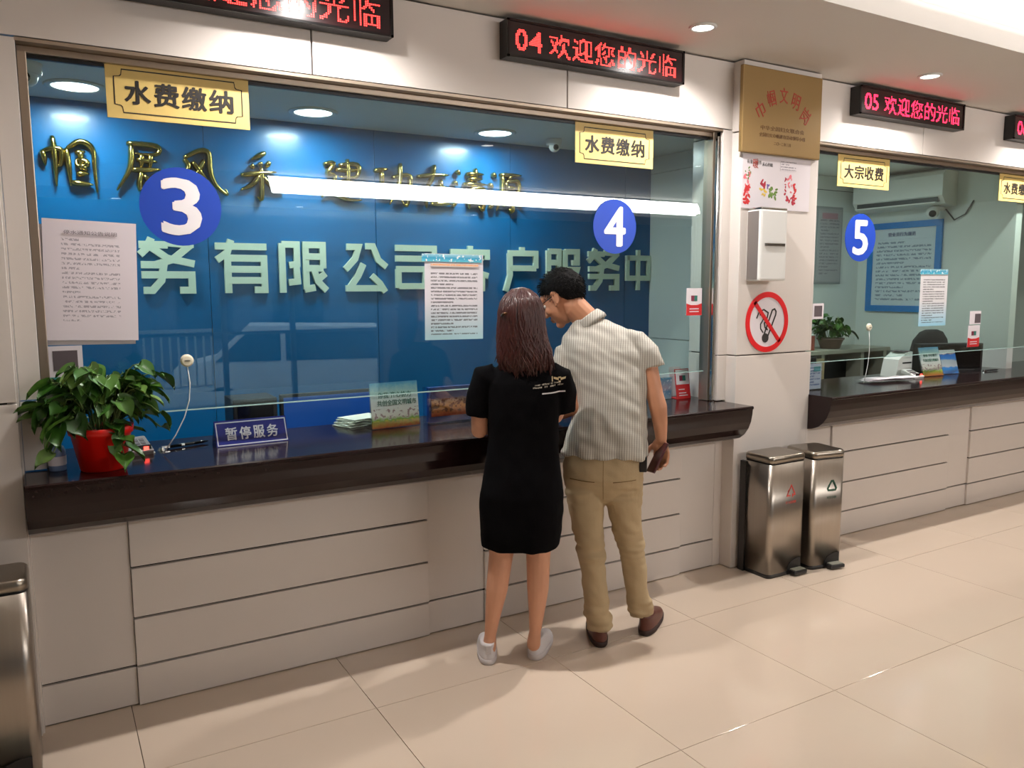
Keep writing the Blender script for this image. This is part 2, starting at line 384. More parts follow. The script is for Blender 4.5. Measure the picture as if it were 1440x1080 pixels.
SCRIPT = {  # running-hand lettering
 '巾': [[(20, 80), (18, 45)], [(20, 78), (50, 84), (80, 76), (78, 40), (66, 44)], [(50, 100), (48, 50), (50, 0)]],
 '帼': [[(4, 72), (8, 44)], [(6, 70), (22, 76), (36, 72), (32, 46), (24, 50)], [(22, 98), (24, 60), (24, 8)], [(44, 78), (46, 44), (48, 10)], [(46, 78), (68, 92), (88, 80), (90, 40), (92, 0)], [(58, 70), (76, 74)], [(60, 58), (76, 56), (74, 48), (60, 48), (60, 60)], [(68, 76), (66, 40)], [(58, 32), (80, 34)], [(66, 50), (78, 38)], [(48, 16), (86, 14)]],
 '展': [[(30, 96), (84, 94), (82, 78), (40, 78)], [(38, 96), (34, 50), (8, 6)], [(46, 66), (84, 64)], [(56, 78), (54, 50)], [(72, 78), (70, 50)], [(34, 46), (90, 50)], [(54, 46), (50, 10), (76, 24)], [(58, 38), (74, 20), (96, 8)], [(84, 40), (62, 26)]],
 '风': [[(14, 74), (22, 60), (14, 40), (4, 24)], [(14, 76), (44, 92), (62, 88), (64, 54), (74, 26), (96, 8), (92, 20)], [(30, 70), (44, 50), (58, 36)], [(52, 74), (40, 50), (24, 38)]],
 '采': [[(62, 98), (46, 90), (32, 82)], [(30, 72), (38, 64)], [(50, 78), (52, 68)], [(70, 80), (62, 68)], [(10, 50), (50, 56), (84, 60)], [(52, 68), (52, 30), (50, 2), (42, 8)], [(48, 52), (32, 32), (8, 20)], [(54, 50), (74, 30), (98, 22)]],
 '建': [[(12, 84), (34, 88), (20, 66), (36, 60), (28, 34), (4, 14)], [(6, 44), (28, 26), (60, 12), (98, 12)], [(46, 84), (88, 88), (86, 62), (46, 60)], [(38, 74), (96, 76)], [(44, 48), (88, 50)], [(40, 36), (92, 38)], [(66, 98), (66, 50), (64, 22)]],
 '功': [[(6, 78), (40, 84)], [(24, 80), (24, 36)], [(2, 28), (24, 36), (44, 48)], [(50, 66), (92, 72), (90, 30), (84, 4), (72, 16)], [(70, 98), (66, 50), (42, 6)]],
 '在': [[(8, 72), (50, 78), (90, 80)], [(52, 100), (40, 60), (6, 22)], [(30, 50), (30, 2)], [(50, 48), (88, 52)], [(68, 68), (68, 16)], [(42, 12), (96, 14)]],
 '清': [[(14, 92), (24, 82)], [(6, 66), (18, 58)], [(4, 8), (14, 24), (28, 44)], [(42, 86), (90, 88)], [(46, 74), (86, 76)], [(34, 62), (98, 64)], [(66, 100), (66, 62)], [(48, 50), (48, 4)], [(48, 50), (86, 52), (86, 4), (74, 12)], [(50, 36), (84, 36)], [(50, 22), (84, 22)]],
 '源': [[(14, 92), (24, 82)], [(4, 66), (16, 58)], [(4, 8), (14, 24), (26, 46)], [(36, 90), (98, 92)], [(42, 90), (40, 44), (24, 4)], [(66, 90), (58, 76)], [(52, 74), (52, 46)], [(52, 74), (86, 76), (84, 46), (52, 46)], [(54, 60), (84, 60)], [(70, 46), (70, 4), (60, 10)], [(56, 34), (44, 14)], [(84, 34), (96, 14)]],
}

# ================================================================== THE ROOM
ZC, ZT = 2.77, 2.414          # lobby soffit, window head
YB = 1.45                     # back wall of the tellers' room
# ---- floor: base + one slab per tile
fl = struct(box('floor', -3.2, 12.6, -8.2, 0.04, -0.06, -0.012, GROUT))
tile_me = {}
def tile_mesh(w, d):
    k = (round(w, 3), round(d, 3))
    if k not in tile_me:
        bm = bmesh.new(); bx(bm, 0.0012, w-0.0012, 0.0012, d-0.0012, -0.013, 0, 0.0008); me = bpy.data.meshes.new('floor_tile'); bm.to_mesh(me); bm.free(); me.materials.append(FLOORM); tile_me[k] = me
    return tile_me[k]
ys = [0.03, -0.478]+[-0.478-0.8*j for j in range(1, 10)]
for i in range(-4, 15):
    for y1, y0 in zip(ys, ys[1:]):
        new_obj('floor_tile', tile_mesh(0.8, y1-y0), fl, (0.8*i, y0, 0))
struct(box('floor_2', -1.2, 7.8, 0.02, YB+0.05, -0.06, 0.0, mat('office_floor', S(150, 140, 128), 0.4, var=0.05)))

# ---- ceilings
ceil = struct(box('ceiling', -3.2, 12.6, -0.84, 0.06, ZC, ZC+0.2, PAINT))
struct(box('ceiling_2', -3.2, 12.6, -6.05, -0.82, 2.877, 3.0, mat('upper_ceiling_paint', S(242, 238, 232), 0.75)))
struct(box('ceiling_3', -3.2, 12.6, -8.3, -6.03, 2.62, 3.0, PAINT))
struct(box('ceiling_4', -1.2, 7.8, 0.05, YB+0.05, 2.52, 2.6, INPAINT))

# ---- front wall: dark backing with panels hung on it
wf = struct(box('wall_front', -1.2, 7.8, 0.022, 0.05, ZT+0.004, ZC, GAP))
def panel(x0, x1, z0, z1, y=0.0, parent=wf, g=0.0035, t=0.022, mt=CREAM, gx=None):
    gx = g if gx is None else gx
    return box('panel', x0+gx, x1-gx, y, y+t, z0+g, z1-g, mt, parent, 0.002)
for x0, x1 in ((-1.2, 0.78), (0.78, 1.99), (1.99, 3.07), (3.6, 4.744), (4.744, 6.2), (6.2, 7.8)): panel(x0, x1, ZT, ZC-0.004)
# wall below the counters
wb = struct(box('wall_front_base', -0.3, 7.8, 0.03, 0.1, 0.0, 0.73, GAP))
def strip(x0, x1, y=0.016, seams=(0.16,)):
    zs = [0.0]+list(seams)+[0.735]
    for a, b in zip(zs, zs[1:]): panel(x0, x1, a, b, y, wb, g=0.0045 if len(zs) > 2 else 0.001, gx=0.0006)
Z1, Z2, Z3 = 0.157, 0.348, 0.545
for x0, x1, sm in ((-0.292, 0.027, 0), (0.027, 1.241, 1), (1.241, 1.53, 0), (1.53, 2.75, 1), (2.75, 3.005, 0), (3.005, 3.08, 2), (3.66, 3.985, 0), (3.985, 5.24, 1), (5.24, 5.493, 0), (5.493, 6.8, 1), (6.8, 7.8, 0)):
    strip(x0, x1, 0.0 if sm == 1 else 0.014, (Z1, Z2, Z3) if sm == 1 else ((Z1,) if sm == 0 else ()))
# left pier and jamb
wl = struct(box('wall_left', -3.2, -0.32, -0.03, 0.12, 0.0, ZC, GAP))
for z0, z1 in ((0, 1.2), (1.2, ZT)):
    panel(-0.62, -0.288, z0, z1, -0.055, wl, t=0.025); panel(-1.7, -0.62, z0, z1, -0.055, wl, t=0.025)
panel(-1.7, -0.62, ZT, ZC-0.004, -0.055, wl, t=0.025)
tj = struct(box('trim_1', -0.32, -0.285, -0.03, 0.12, 0.0, ZT, CREAM))
for z0, z1 in ((0.952, 1.2), (1.2, ZT)): panel(-0.286, -0.216, z0, z1, 0.0, tj, g=0.002)
# jamb right of window 3/4
tr = struct(box('trim_2', 3.02, 3.1, 0.02, 0.12, 0.93, ZT, GAP))
for z0, z1 in ((0.952, 1.205), (1.205, ZT)): panel(2.992, 3.075, z0, z1, 0.0, tr, g=0.002)
# pillar
wp = struct(box('wall_pillar', 3.08, 3.645, -0.05, 0.3, 0.0, ZC, GAP))
for z0, z1 in ((0.0, 1.205), (1.205, 2.40), (2.40, ZC-0.003)):
    box('panel', 3.062, 3.665, -0.072, -0.05, z0+0.003, z1-0.003, CREAM, wp, 0.004)
    box('panel', 3.060, 3.082, -0.0725, 0.3, z0+0.003, z1-0.003, CREAM, wp, 0.003)
    box('panel', 3.645, 3.667, -0.0725, 0.3, z0+0.003, z1-0.003, CREAM, wp, 0.003)
# side walls / rear of lobby
struct(box('wall_side_left', -3.3, -3.2, -8.2, 0.0, 0, 2.95, PAINT))
struct(box('wall_side_right', 12.6, 12.7, -8.2, 0.0, 0, 2.95, PAINT))
struct(box('wall_front_right', 7.7, 12.6, 0.0, 0.1, 0, 2.77, CREAM))
RW = mat('rear_wall_paint', S(150, 138, 124), 0.6)
wr = struct(box('wall_rear', -3.2, 0.7, -7.3, -7.2, 0, 2.62, RW)); struct(box('wall_rear_right', 3.9, 12.6, -7.3, -7.2, 0, 2.62, RW)); struct(box('wall_rear_top', 0.7, 3.9, -7.3, -7.2, 2.02, 2.62, RW))
dr = sempty('door_1', (0, -7.25, 0)); DF = mat('door_frame_metal', S(120, 120, 122), 0.3, metal=0.6)
for x in (0.7, 1.75, 2.62, 3.84): box('door_frame', x, x+0.06, -0.04, 0.04, 0, 2.02, DF, dr)
for z0, z1 in ((0.0, 0.08), (1.94, 2.02), (1.0, 1.04)): box('door_rail', 0.7, 3.9, -0.03, 0.03, z0, z1, DF, dr)
for x0, x1 in ((0.76, 1.75), (1.81, 2.62), (2.68, 3.84)): box('glass', x0, x1, -0.006, 0.006, 0.08, 1.94, GLASS, dr)

# ---- tellers' room
wbk = struct(box('wall_back', -1.2, 3.75, YB+0.02, YB+0.12, 0, 2.6, GAP))
for a, b in ((-1.2, -0.35), (-0.35, 0.609), (0.609, 1.58), (1.58, 2.524), (2.524, 3.486), (3.486, 3.73)):
    box('panel', a+0.0015, b-0.0015, YB, YB+0.02, 0, 2.52, BLUEWALL, wbk, 0.001)
wpt = struct(box('wall_partition', 3.745, 3.79, 0.3, YB+0.1, 0, 2.6, INPAINT))
for z0, z1 in ((0, 1.205), (1.205, 2.40), (2.40, 2.52)):
    box('panel', 3.72, 3.745, 0.105, YB, z0+0.002, z1-0.002, INPAINT, wpt, 0.001)
struct(box('wall_office_left', -1.3, -1.2, 0.05, YB+0.1, 0, 2.6, INPAINT))
wb2 = struct(box('wall_back_right', 3.79, 6.2, YB+0.01, YB+0.11, 0, 2.6, GAP))
for z0, z1 in ((0, 2.40), (2.40, 2.52)): box('panel', 3.79, 6.14, YB, YB+0.01, z0+0.003, z1-0.003, INPAINT, wb2)
struct(box('wall_office_right', 6.12, 6.2, 0.12, YB+0.1, 0, 2.6, INPAINT))
struct(box('wall_back_far', 6.2, 7.8, YB, YB+0.1, 0, 2.6, INPAINT)); struct(box('wall_office_far', 7.75, 7.85, 0.1, YB+0.1, 0, 2.6, INPAINT))
struct(box('trim_3', -1.2, 7.8, 0.1, 0.14, ZT, 2.6, INPAINT))

# ---- windows
def window(n, x0, x1, ztop=ZT):
    w = sempty('window_%d' % n, ((x0+x1)/2, 0.08, 1.1)); w['label'] = 'long service window %s' % ('in front of the blue wall' if n == 1 else 'right of the pillar')
    P = w.location
    def b(name, a0, a1, b0, b1, c0, c1, mt, bev=0.0): return box(name, a0-P.x, a1-P.x, b0-P.y, b1-P.y, c0-P.z, c1-P.z, mt, w, bev)
    b('head_frame', x0-0.002, x1+0.002, 0.0, 0.06, ztop-0.012, ztop, FRAME)
    b('head_rail', x0, x1, 0.05, 0.11, ztop-0.035, ztop-0.012, FRAME, 0.003)
    b('gasket', x0, x1, 0.072, 0.088, ztop-0.047, ztop-0.035, BLACKP)
    b('side_frame', x0, x0+0.03, 0.03, 0.11, 0.952, ztop-0.035, FRAME, 0.003)
    if n == 1:
        b('side_frame', x1-0.024, x1, 0.012, 0.035, 0.952, ztop-0.035, CHROME, 0.006)
        b('side_frame', x1-0.03, x1, 0.04, 0.11, 0.952, ztop-0.012, FRAME, 0.003)
    b('glass', x0+0.022, x1-0.02, 0.076, 0.086, 1.117, ztop-0.03, GLASS)
    b('edge_strip', x0+0.03, x1-0.03, 0.075, 0.087, 1.113, 1.117, mat('polished_glass_edge', S(190, 220, 215), 0.1, spec=0.8))
    return w
window(1, -0.218, 2.992); window(2, 3.667, 7.7)

# ---- granite counters
PROF = [(0.40, 0.95), (-0.233, 0.95), (-0.238, 0.945), (-0.238, 0.936), (-0.232, 0.931), (-0.229, 0.90), (-0.222, 0.865), (-0.205, 0.825), (-0.178, 0.79), (-0.145, 0.765), (-0.105, 0.75), (-0.06, 0.742), (0.0, 0.738), (0.12, 0.738), (0.12, 0.905), (0.40, 0.905)]
def counter(x0, x1, label):
    bm = bmesh.new(); A = [bm.verts.new((x0, y, z)) for y, z in PROF]; B = [bm.verts.new((x1, y, z)) for y, z in PROF]; n = len(A)
    bm.faces.new(A); bm.faces.new(B[::-1])
    for i in range(n): bm.faces.new((A[i], B[i], B[(i+1) % n], A[(i+1) % n]))
    o = fin('service_counter', bm, GRANITE); tag(o, label, 'counter'); return o
counter(-0.285, 3.03, 'dark brown polished stone service counter under windows three and four')
counter(3.66, 7.7, 'dark brown polished stone counter to the right of the pillar, under window five')

# ---- downlights
def downlight(x, y, z, rad, label, mt, group):
    t = thing('downlight', label, 'ceiling light', (x, y, z), 0, group)
    bm = bmesh.new(); lathe(bm, [(rad*0.8, 0.0), (rad*1.22, 0.0), (rad*1.25, -0.004), (rad*1.12, -0.010), (rad*0.98, -0.010), (rad*0.9, -0.002)], n=32); fin('rim', bm, WHITEP, t, smooth=True)
    bm = bmesh.new(); lathe(bm, [(rad*0.98, -0.003), (rad*0.96, -0.006)], n=32); fin('lens', bm, mt, t)
LB = ['round recessed downlight beside the leftmost LED sign, above the frame', 'round recessed downlight in the soffit right of sign board 04', 'round recessed downlight above the crimson lettered LED sign', 'round recessed downlight far right beyond sign board 05']
for (x, y), l in zip(DOWN, LB): downlight(x, y, ZC, 0.052, l, LAMPW, 'downlights in the lobby soffit')
LB = ['round bright office ceiling light behind the left gold plaque over window three', 'round bright office ceiling light in the middle between the two gold window signs', 'round bright office ceiling light beside the small white dome camera', 'round bright office ceiling light over the desk behind window five']
for (x, y), l in zip(INNER, LB): downlight(x, y, 2.52, 0.105, l, LAMPC, 'round ceiling lights in the office')
for x, l in ((0.8, 'left of the camera'), (3.4, 'straight above the bins side'), (6.0, 'over the right part of the hall'), (8.6, 'far right in the hall')):
    downlight(x, -3.2, 2.877, 0.06, 'round downlight in the raised hall ceiling, '+l, LAMPW, 'downlights in the raised hall ceiling')
for x, l in ((0.6, 'leftmost'), (2.7, 'second from the left'), (5.2, 'third from the left'), (7.4, 'rightmost')):
    downlight(x, -6.9, 2.62, 0.06, 'round downlight over the entrance, %s of four' % l, LAMPW, 'downlights over the entrance')

# ================================================================== SIGNS
def led_board(x, z, w, h, body, label, mt):
    t = thing('led_sign', label, 'sign', (x, -0.001, z), 0, 'LED signs over the windows')
    box('housing', 0, w, -0.068, 0, 0, h, BLACKP, t, 0.004)
    bm = bmesh.new()
    for a in ((0.0, 0.012, 0, h), (w-0.012, w, 0, h), (0, w, 0, 0.010), (0, w, h-0.010, h)): bx(bm, a[0], a[1], -0.074, -0.066, a[2], a[3], 0.001)
    fin('bezel', bm, BLACKG, t)
    box('screen', 0.012, w-0.012, -0.0695, -0.067, 0.010, h-0.010, mat('led_screen', S(30, 6, 8), 0.25), t)
    pitch = (h-0.05)/16.0; cw = pitch*0.98; bm = bmesh.new(); x0 = 0.042; widths = 0
    cells = []
    col = 0
    for ch in body:
        if ch == ' ': col += 5; continue
        pts, nc = dot_rows(ch, 15 if ord(ch) > 255 else 13)
        wid = 16 if ord(ch) > 255 else 8; off = max(0, (wid-nc)//2)
        cells += [(col+off+i, j+(0 if ord(ch) > 255 else 1)) for i, j in pts]; col += wid+(0.5 if ord(ch) > 255 else 1.0)
    cw = (w-0.085)/col
    for i, j in cells:
        cx = x0+(i+0.5)*cw; cz = 0.026+(j+0.5)*pitch; q = 0.36
        vs = [bm.verts.new((cx+a*cw*q, -0.0705, cz+b*pitch*q)) for a, b in ((-1, -0.6), (-0.6, -1), (0.6, -1), (1, -0.6), (1, 0.6), (0.6, 1), (-0.6, 1), (-1, 0.6))]
        vb = [bm.verts.new((v.co.x, -0.0694, v.co.z)) for v in vs]; bm.faces.new(vs); 
        for a in range(8): bm.faces.new((vs[a], vb[a], vb[(a+1) % 8], vs[(a+1) % 8]))
    o = fin('lit_dots', bm, mt, t); o['kind'] = 'stuff'
led_board(0.055, 2.583, 1.04, 0.162, '03 欢迎您的光临', 'black LED sign with red characters at the top left, over window three', LEDRED)
led_board(1.625, 2.585, 1.02, 0.160, '04 欢迎您的光临', 'black LED sign reading 04 in red, over window four', LEDRED)
led_board(4.010, 2.585, 1.05, 0.163, '05 欢迎您的光临', 'black LED sign reading 05 in crimson, right of the brass plaque', LEDPNK)
led_board(5.655, 2.585, 1.05, 0.163, '06 欢迎您的光临', 'black LED sign reading 06 cut by the right edge of the photo', LEDPNK)

def notched(w, h, k):
    a, b = w/2, h/2
    return [(-a+k, -b), (a-k, -b), (a-k*0.9, -b+k*0.7), (a-k*0.7, -b+k*0.9), (a, -b+k), (a, b-k), (a-k*0.7, b-k*0.9), (a-k*0.9, b-k*0.7), (a-k, b), (-a+k, b), (-a+k*0.9, b-k*0.7), (-a+k*0.7, b-k*0.9), (-a, b-k), (-a, -b+k), (-a+k*0.7, -b+k*0.9), (-a+k*0.9, -b+k*0.7)]
def gold_sign(c, w, h, body, label, tilt=0.0):
    t = thing('window_sign', label, 'sign', c, 0, 'gold signs on the windows'); t.rotation_euler = (0, tilt, 0)
    box('board', -w/2, w/2, -0.004, 0, -h/2, h/2, SIGNY, t, 0.001)
    bm = bmesh.new(); O = notched(w*0.90, h*0.80, 0.028); I = notched(w*0.90-0.008, h*0.80-0.008, 0.026)
    vo = [bm.verts.new((x, -0.0052, z)) for x, z in O]; vi = [bm.verts.new((x, -0.0052, z)) for x, z in I]; n = len(vo)
    vb = [bm.verts.new((x, -0.0038, z)) for x, z in O]; vc = [bm.verts.new((x, -0.0038, z)) for x, z in I]
    for i in range(n):
        j = (i+1) % n; bm.faces.new((vo[i], vo[j], vi[j], vi[i])); bm.faces.new((vo[i], vb[i], vb[j], vo[j])); bm.faces.new((vi[i], vi[j], vc[j], vc[i]))
    fin('border_line', bm, INK, t)
    n = len(body); cw = w*0.78/n
    for i, ch in enumerate(body): lettering(ch, (-w*0.39+cw*(i+0.5), -0.004, -0.002), cw*0.86, h*0.42, INK, t, bold=0.045, name='character')
gold_sign((0.298, 0.072, 2.291), 0.497, 0.193, '水费缴纳', 'gold sign with four black characters over the big number 3', 0.0)
gold_sign((2.327, 0.072, 2.281), 0.487, 0.192, '水费缴纳', 'gold sign on the glass near the right end of the blue wall', 0.0)
gold_sign((4.265, 0.072, 2.281), 0.498, 0.19, '大宗收费', 'gold sign on the glass just right of the brass plaque', 0.0)
gold_sign((6.02, 0.072, 2.281), 0.498, 0.19, '水费缴纳', 'gold sign just cut by the right edge of the photo', 0.0)

def number_disc(c, rad, body, label):
    t = thing('number_sticker', label, 'sticker', c, 0, 'round blue window numbers')
    bm = bmesh.new(); cyl(bm, (0, 0, 0), (0, -1, 0), rad, 0.002, 48); fin('disc', bm, BLUED, t)
    lettering(body, (0, -0.002, 0), rad*0.90, rad*1.40, mat('sticker_white', S(235, 230, 232), 0.5), t, bold=0.05, thick=0.001, name='numeral')
number_disc((0.281, 0.074, 1.890), 0.145, '3', 'blue round sticker with a white number on the glass right of the tall notice')
number_disc((2.333, 0.074, 1.886), 0.136, '4', 'blue round sticker with a white number on the glass above the man head')
number_disc((4.264, 0.074, 1.883), 0.148, '5', 'oval-looking blue sticker with a white number, on the glass beyond the pillar')

# ---- papers on the glass
def sheet(name, c, w, h, mt, label, cat='paper', roty=0.0, curl=0.006, group=None):
    """slightly wavy sheet of paper, object origin in its middle, facing -y"""
    bm = bmesh.new(); nx, nz = 8, 10; V = {}
    for s_, yy in ((0, 0.0), (1, 0.0008)):
        for i in range(nx+1):
            for j in range(nz+1):
                x = (i/nx-0.5)*w; z = (j/nz-0.5)*h
                y = -0.0025-curl*(0.5+0.5*noise.noise(Vector((x*6+c[0]*3, z*5, 3))))*(1-(j/nz)*0.6)
                V[s_, i, j] = bm.verts.new((x, y+yy, z))
    for s_ in (0, 1):
        for i in range(nx):
            for j in range(nz): bm.faces.new((V[s_, i, j], V[s_, i+1, j], V[s_, i+1, j+1], V[s_, i, j+1]))
    bd = [(i, 0) for i in range(nx)]+[(nx, j) for j in range(nz)]+[(i, nz) for i in range(nx, 0, -1)]+[(0, j) for j in range(nz, 0, -1)]
    for a, b in zip(bd, bd[1:]+bd[:1]): bm.faces.new((V[(0,)+a], V[(0,)+b], V[(1,)+b], V[(1,)+a]))
    o = fin(name, bm, mt, None, c, (0, roty, 0), smooth=False)
    if label: tag(o, label, cat, group)
    return o
PR1 = printed('printed_notice', S(226, 216, 222), S(140, 132, 142), 26, 60, margin=0.2, top=0.16, bottom=0.17, w=0.31, h=0.44, dens=0.5)
sheet('notice_sheet', (-0.048, 0.0755, 1.595), 0.298, 0.425, mat('backing_paper', S(216, 208, 212), 0.7), 'rear white sheet peeking out under the tall notice left of number 3', roty=0.02, curl=0.002)
o = sheet('notice_sheet', (-0.036, 0.0715, 1.612), 0.30, 0.428, PR1, 'tall white printed notice on the glass left of number 3', roty=0.035, curl=0.004)
lettering('停水通知公告说明', (0.0, -0.007, 0.17), 0.17, 0.014, mat('grey_ink', S(110, 100, 108), 0.7), o, name='title', thick=0.0006)
PR2 = printed('printed_letter', S(226, 222, 228), S(60, 60, 66), 24, 46, margin=0.1, top=0.21, bottom=0.06, w=0.294, h=0.385, dens=0.42, wash=S(168, 210, 220))
t = thing('poster_notice', 'printed letter with a turquoise heading taped to the glass beside the woman', 'notice', (1.423, 0.074, 1.540)); t.rotation_euler = (0, 0.012, 0)
s_ = sheet('sheet', (0, 0, 0), 0.294, 0.385, PR2, None, curl=0.002); s_.parent = t
cbox('heading_band', (-0.012, -0.0065, 0.174), (0.30, 0.001, 0.034), picture('turq_band', [(0.0, S(110, 205, 220)), (0.5, S(40, 160, 200)), (1.0, S(190, 230, 235))], 0.05, S(240, 250, 250), 60, 0.6), t)
cbox('title_line', (0.0, -0.0068, 0.143), (0.24, 0.001, 0.015), printed('orange_title', S(226, 214, 205), S(240, 150, 60), 1, 60, margin=0.0, top=0, bottom=0, w=0.24, h=0.015, dens=0.4), t)
t = thing('poster_notice', 'narrow printed letter with a blue heading on the glass of window five', 'notice', (5.065, 0.074, 1.50))
s_ = sheet('sheet', (0, 0, 0), 0.31, 0.385, printed('printed_letter_b', S(226, 224, 226), S(60, 60, 66), 24, 46, margin=0.1, top=0.16, bottom=0.06, w=0.31, h=0.385, dens=0.42, wash=S(150, 205, 228)), None, curl=0.002); s_.parent = t
cbox('heading_band', (-0.01, -0.0065, 0.175), (0.315, 0.001, 0.034), MATS['turq_band'], t)
# payment sticker cards
def pay_card(c, w, h, label, roty=0.0):
    t = thing('payment_sticker', label, 'sticker', c, 0)
    cbox('card', (0, -0.001, 0), (w, 0.002, h), PAPERW, t)
    bm = bmesh.new(); prism(bm, [(-w/2, -h/2), (w/2, -h/2), (w/2, h*-0.06), (w*0.2, -h*0.12), (-w*0.2, -h*0.12), (-w/2, -h*0.06)], -0.003, -0.002); fin('red_band', bm, REDINK, t)
    cbox('emblem', (-w*0.1, -0.0025, h*0.13), (w*0.2, 0.001, h*0.2), mat('maroon_ink', S(120, 30, 60), 0.5), t); cbox('emblem', (w*0.1, -0.0025, h*0.13), (w*0.2, 0.001, h*0.2), mat('green_ink', S(30, 110, 96), 0.5), t)
    for i, z in enumerate((-0.26, -0.36)): cbox('print_line', (0, -0.0033, z*h), (w*0.6, 0.0006, h*0.035), PAPERW, t)
    return t
pay_card((2.880, 0.074, 1.500), 0.112, 0.148, 'small red and white payment sticker on the glass by the right end of window four')
pay_card((5.577, 0.074, 1.220), 0.145, 0.155, 'red and white payment sticker on the glass of window five')
# code cards (the code itself stays blank)
GREYC = mat('grey_print', S(86, 76, 80), 0.6)
t = thing('code_card', 'white card with a dark grey square over a teal strip beside the potted plant', 'card', (-0.140, 0.074, 1.300))
cbox('card', (0, -0.001, 0.025), (0.118, 0.002, 0.112), PAPERW, t); cbox('square_print', (0.004, -0.0025, 0.028), (0.078, 0.001, 0.072), GREYC, t); cbox('teal_strip', (0.002, -0.0012, -0.08), (0.122, 0.002, 0.10), DKTEAL, t)
lettering('扫一扫', (0.0, -0.0023, -0.055), 0.06, 0.014, INK, t, bold=0.01, thick=0.0006)
t = thing('code_card', 'small white card with a grey square beside the pillar on window five', 'card', (3.895, 0.074, 1.430)); cbox('card', (0, -0.001, 0), (0.10, 0.002, 0.095), PAPERW, t); cbox('square_print', (0, -0.0025, 0), (0.07, 0.001, 0.066), GREYC, t)
t = thing('code_card', 'white card with a grey square above the red payment sticker of window five', 'card', (5.585, 0.074, 1.352)); cbox('card', (0, -0.001, 0), (0.14, 0.002, 0.095), PAPERW, t); cbox('square_print', (0.03, -0.0025, -0.005), (0.072, 0.001, 0.066), GREYC, t)

# ================================================================== LETTERS ON THE BLUE WALL
for ch, cx, lab in (('巾', -0.30, 'gold running-hand character cut by the left window frame'), ('帼', -0.027, 'gold running-hand character leftmost in full view, under the first gold sign'), ('展', 0.283, 'gold running-hand character just left of the blue number 3'), ('风', 0.598, 'gold running-hand character partly behind the blue number 3'), ('采', 0.90, 'gold running-hand character alone to the right of the blue number 3'),
                    ('建', 1.362, 'gold running-hand character first after the wide gap'), ('功', 1.684, 'gold running-hand character second after the wide gap'), ('在', 1.959, 'gold running-hand character in the middle of the right-hand five'), ('清', 2.21, 'gold running-hand character second from the right end'), ('源', 2.472, 'gold running-hand character at the right end of the gold line')):
    bm = bmesh.new(); w, h = (0.262, 0.268)
    for st in SCRIPT[ch]: brush(bm, st, 0.015, 0.034, (w/100, h/100), -w/2, -h/2)
    o = fin('gold_character', bm, GOLD, None, (cx, YB-0.004, 2.205), smooth=True); tag(o, lab, 'character', 'gold characters on the blue wall')
n_ = 0
for ch, cx, lab in (('务', 0.395, 'large pale block character lowest left, under the blue number 3'), ('有', 0.782, 'large pale block character second from the left'), ('限', 1.122, 'large pale block character third from the left'), ('公', 1.50, 'large pale block character fourth from the left'), ('司', 1.832, 'large pale block character half hidden by the left of the taped letter'),
                    ('客', 2.213, 'large pale block character mostly hidden behind the taped letter'), ('户', 2.600, 'large pale block character above the woman head'), ('服', 2.935, 'large pale block character above the man head'), ('务', 3.285, 'large pale block character under the blue number 4'), ('中', 3.60, 'large pale block character at the right end of the blue wall')):
    bm = bmesh.new(); w, h = 0.282, 0.292
    if ch == '中': w = 0.235
    for si, st in enumerate(BLOCK[ch]): thick_line(bm, st, 13.0, -0.020-0.0006*si, 0, (w/100, h/100), -w/2, -h/2)
    o = fin('pale_character', bm, GREENW, None, (cx, YB-0.001, 1.705)); tag(o, lab, 'character', 'pale block characters on the blue wall')

# ================================================================== PILLAR FITTINGS
YP = -0.073
t = thing('brass_plaque', 'square brass award plaque with red arched characters at the top of the pillar', 'plaque', (3.338, YP, 2.51))
BR = mat('brass_plate', S(150, 122, 76), 0.34, metal=0.4, var=0.08, vscale=4)
box('plate', -0.308, 0.308, -0.024, 0, -0.222, 0.222, BR, t, 0.006)
RI = mat('faded_red_ink', S(168, 52, 30), 0.5); BI = mat('brown_ink', S(96, 60, 22), 0.6)
for i, ch in enumerate('巾帼文明岗'):
    a = (i-2)*0.40; lettering(ch, (math.sin(a)*0.245, -0.024, 0.095-(1-math.cos(a))*0.30+0.0), 0.062, 0.082, RI, t, bold=0.008, name='character', rot=(0, a*0.75, 0), thick=0.001)
lettering('中华全国妇女联合会', (0, -0.024, -0.085), 0.34, 0.024, BI, t, name='text_line', thick=0.001); lettering('全国妇女巾帼建功活动领导小组', (0, -0.024, -0.122), 0.36, 0.022, BI, t, name='text_line', thick=0.001)
lettering('二〇一二年三月', (0, -0.024, -0.162), 0.13, 0.018, BI, t, name='text_line', thick=0.001)
t = thing('pillar_poster', 'white poster with red flowers and small leaves under the brass plaque', 'poster', (3.320, YP, 2.13))
box('board', -0.258, 0.275, -0.004, 0, -0.13, 0.15, PAPERW, t)
random.seed(3)
PK = mat('pink_print', S(226, 120, 130), 0.6); GRN = mat('leaf_print', S(96, 128, 44), 0.6); YL = mat('yellow_print', S(226, 190, 70), 0.6); PUR = mat('violet_print', S(110, 90, 160), 0.6); CRI = mat('crimson_print', S(172, 26, 52), 0.6)
def blot(name, cx, cz, w, h, n, mt, sz, par):
    bm = bmesh.new()
    for i in range(n):
        x = cx+random.uniform(-w, w); z = cz+random.uniform(-h, h); a = random.uniform(0, PI); k = 7; rr = sz*random.uniform(0.6, 1.2)
        P = [(x+math.cos(2*PI*j/k)*rr*math.cos(a)-math.sin(2*PI*j/k)*rr*0.5*math.sin(a), z+math.cos(2*PI*j/k)*rr*math.sin(a)+math.sin(2*PI*j/k)*rr*0.5*math.cos(a)) for j in range(k)]
        prism(bm, P, -0.0046-i*0.00002, -0.004)
    o = fin(name, bm, mt, par); return o
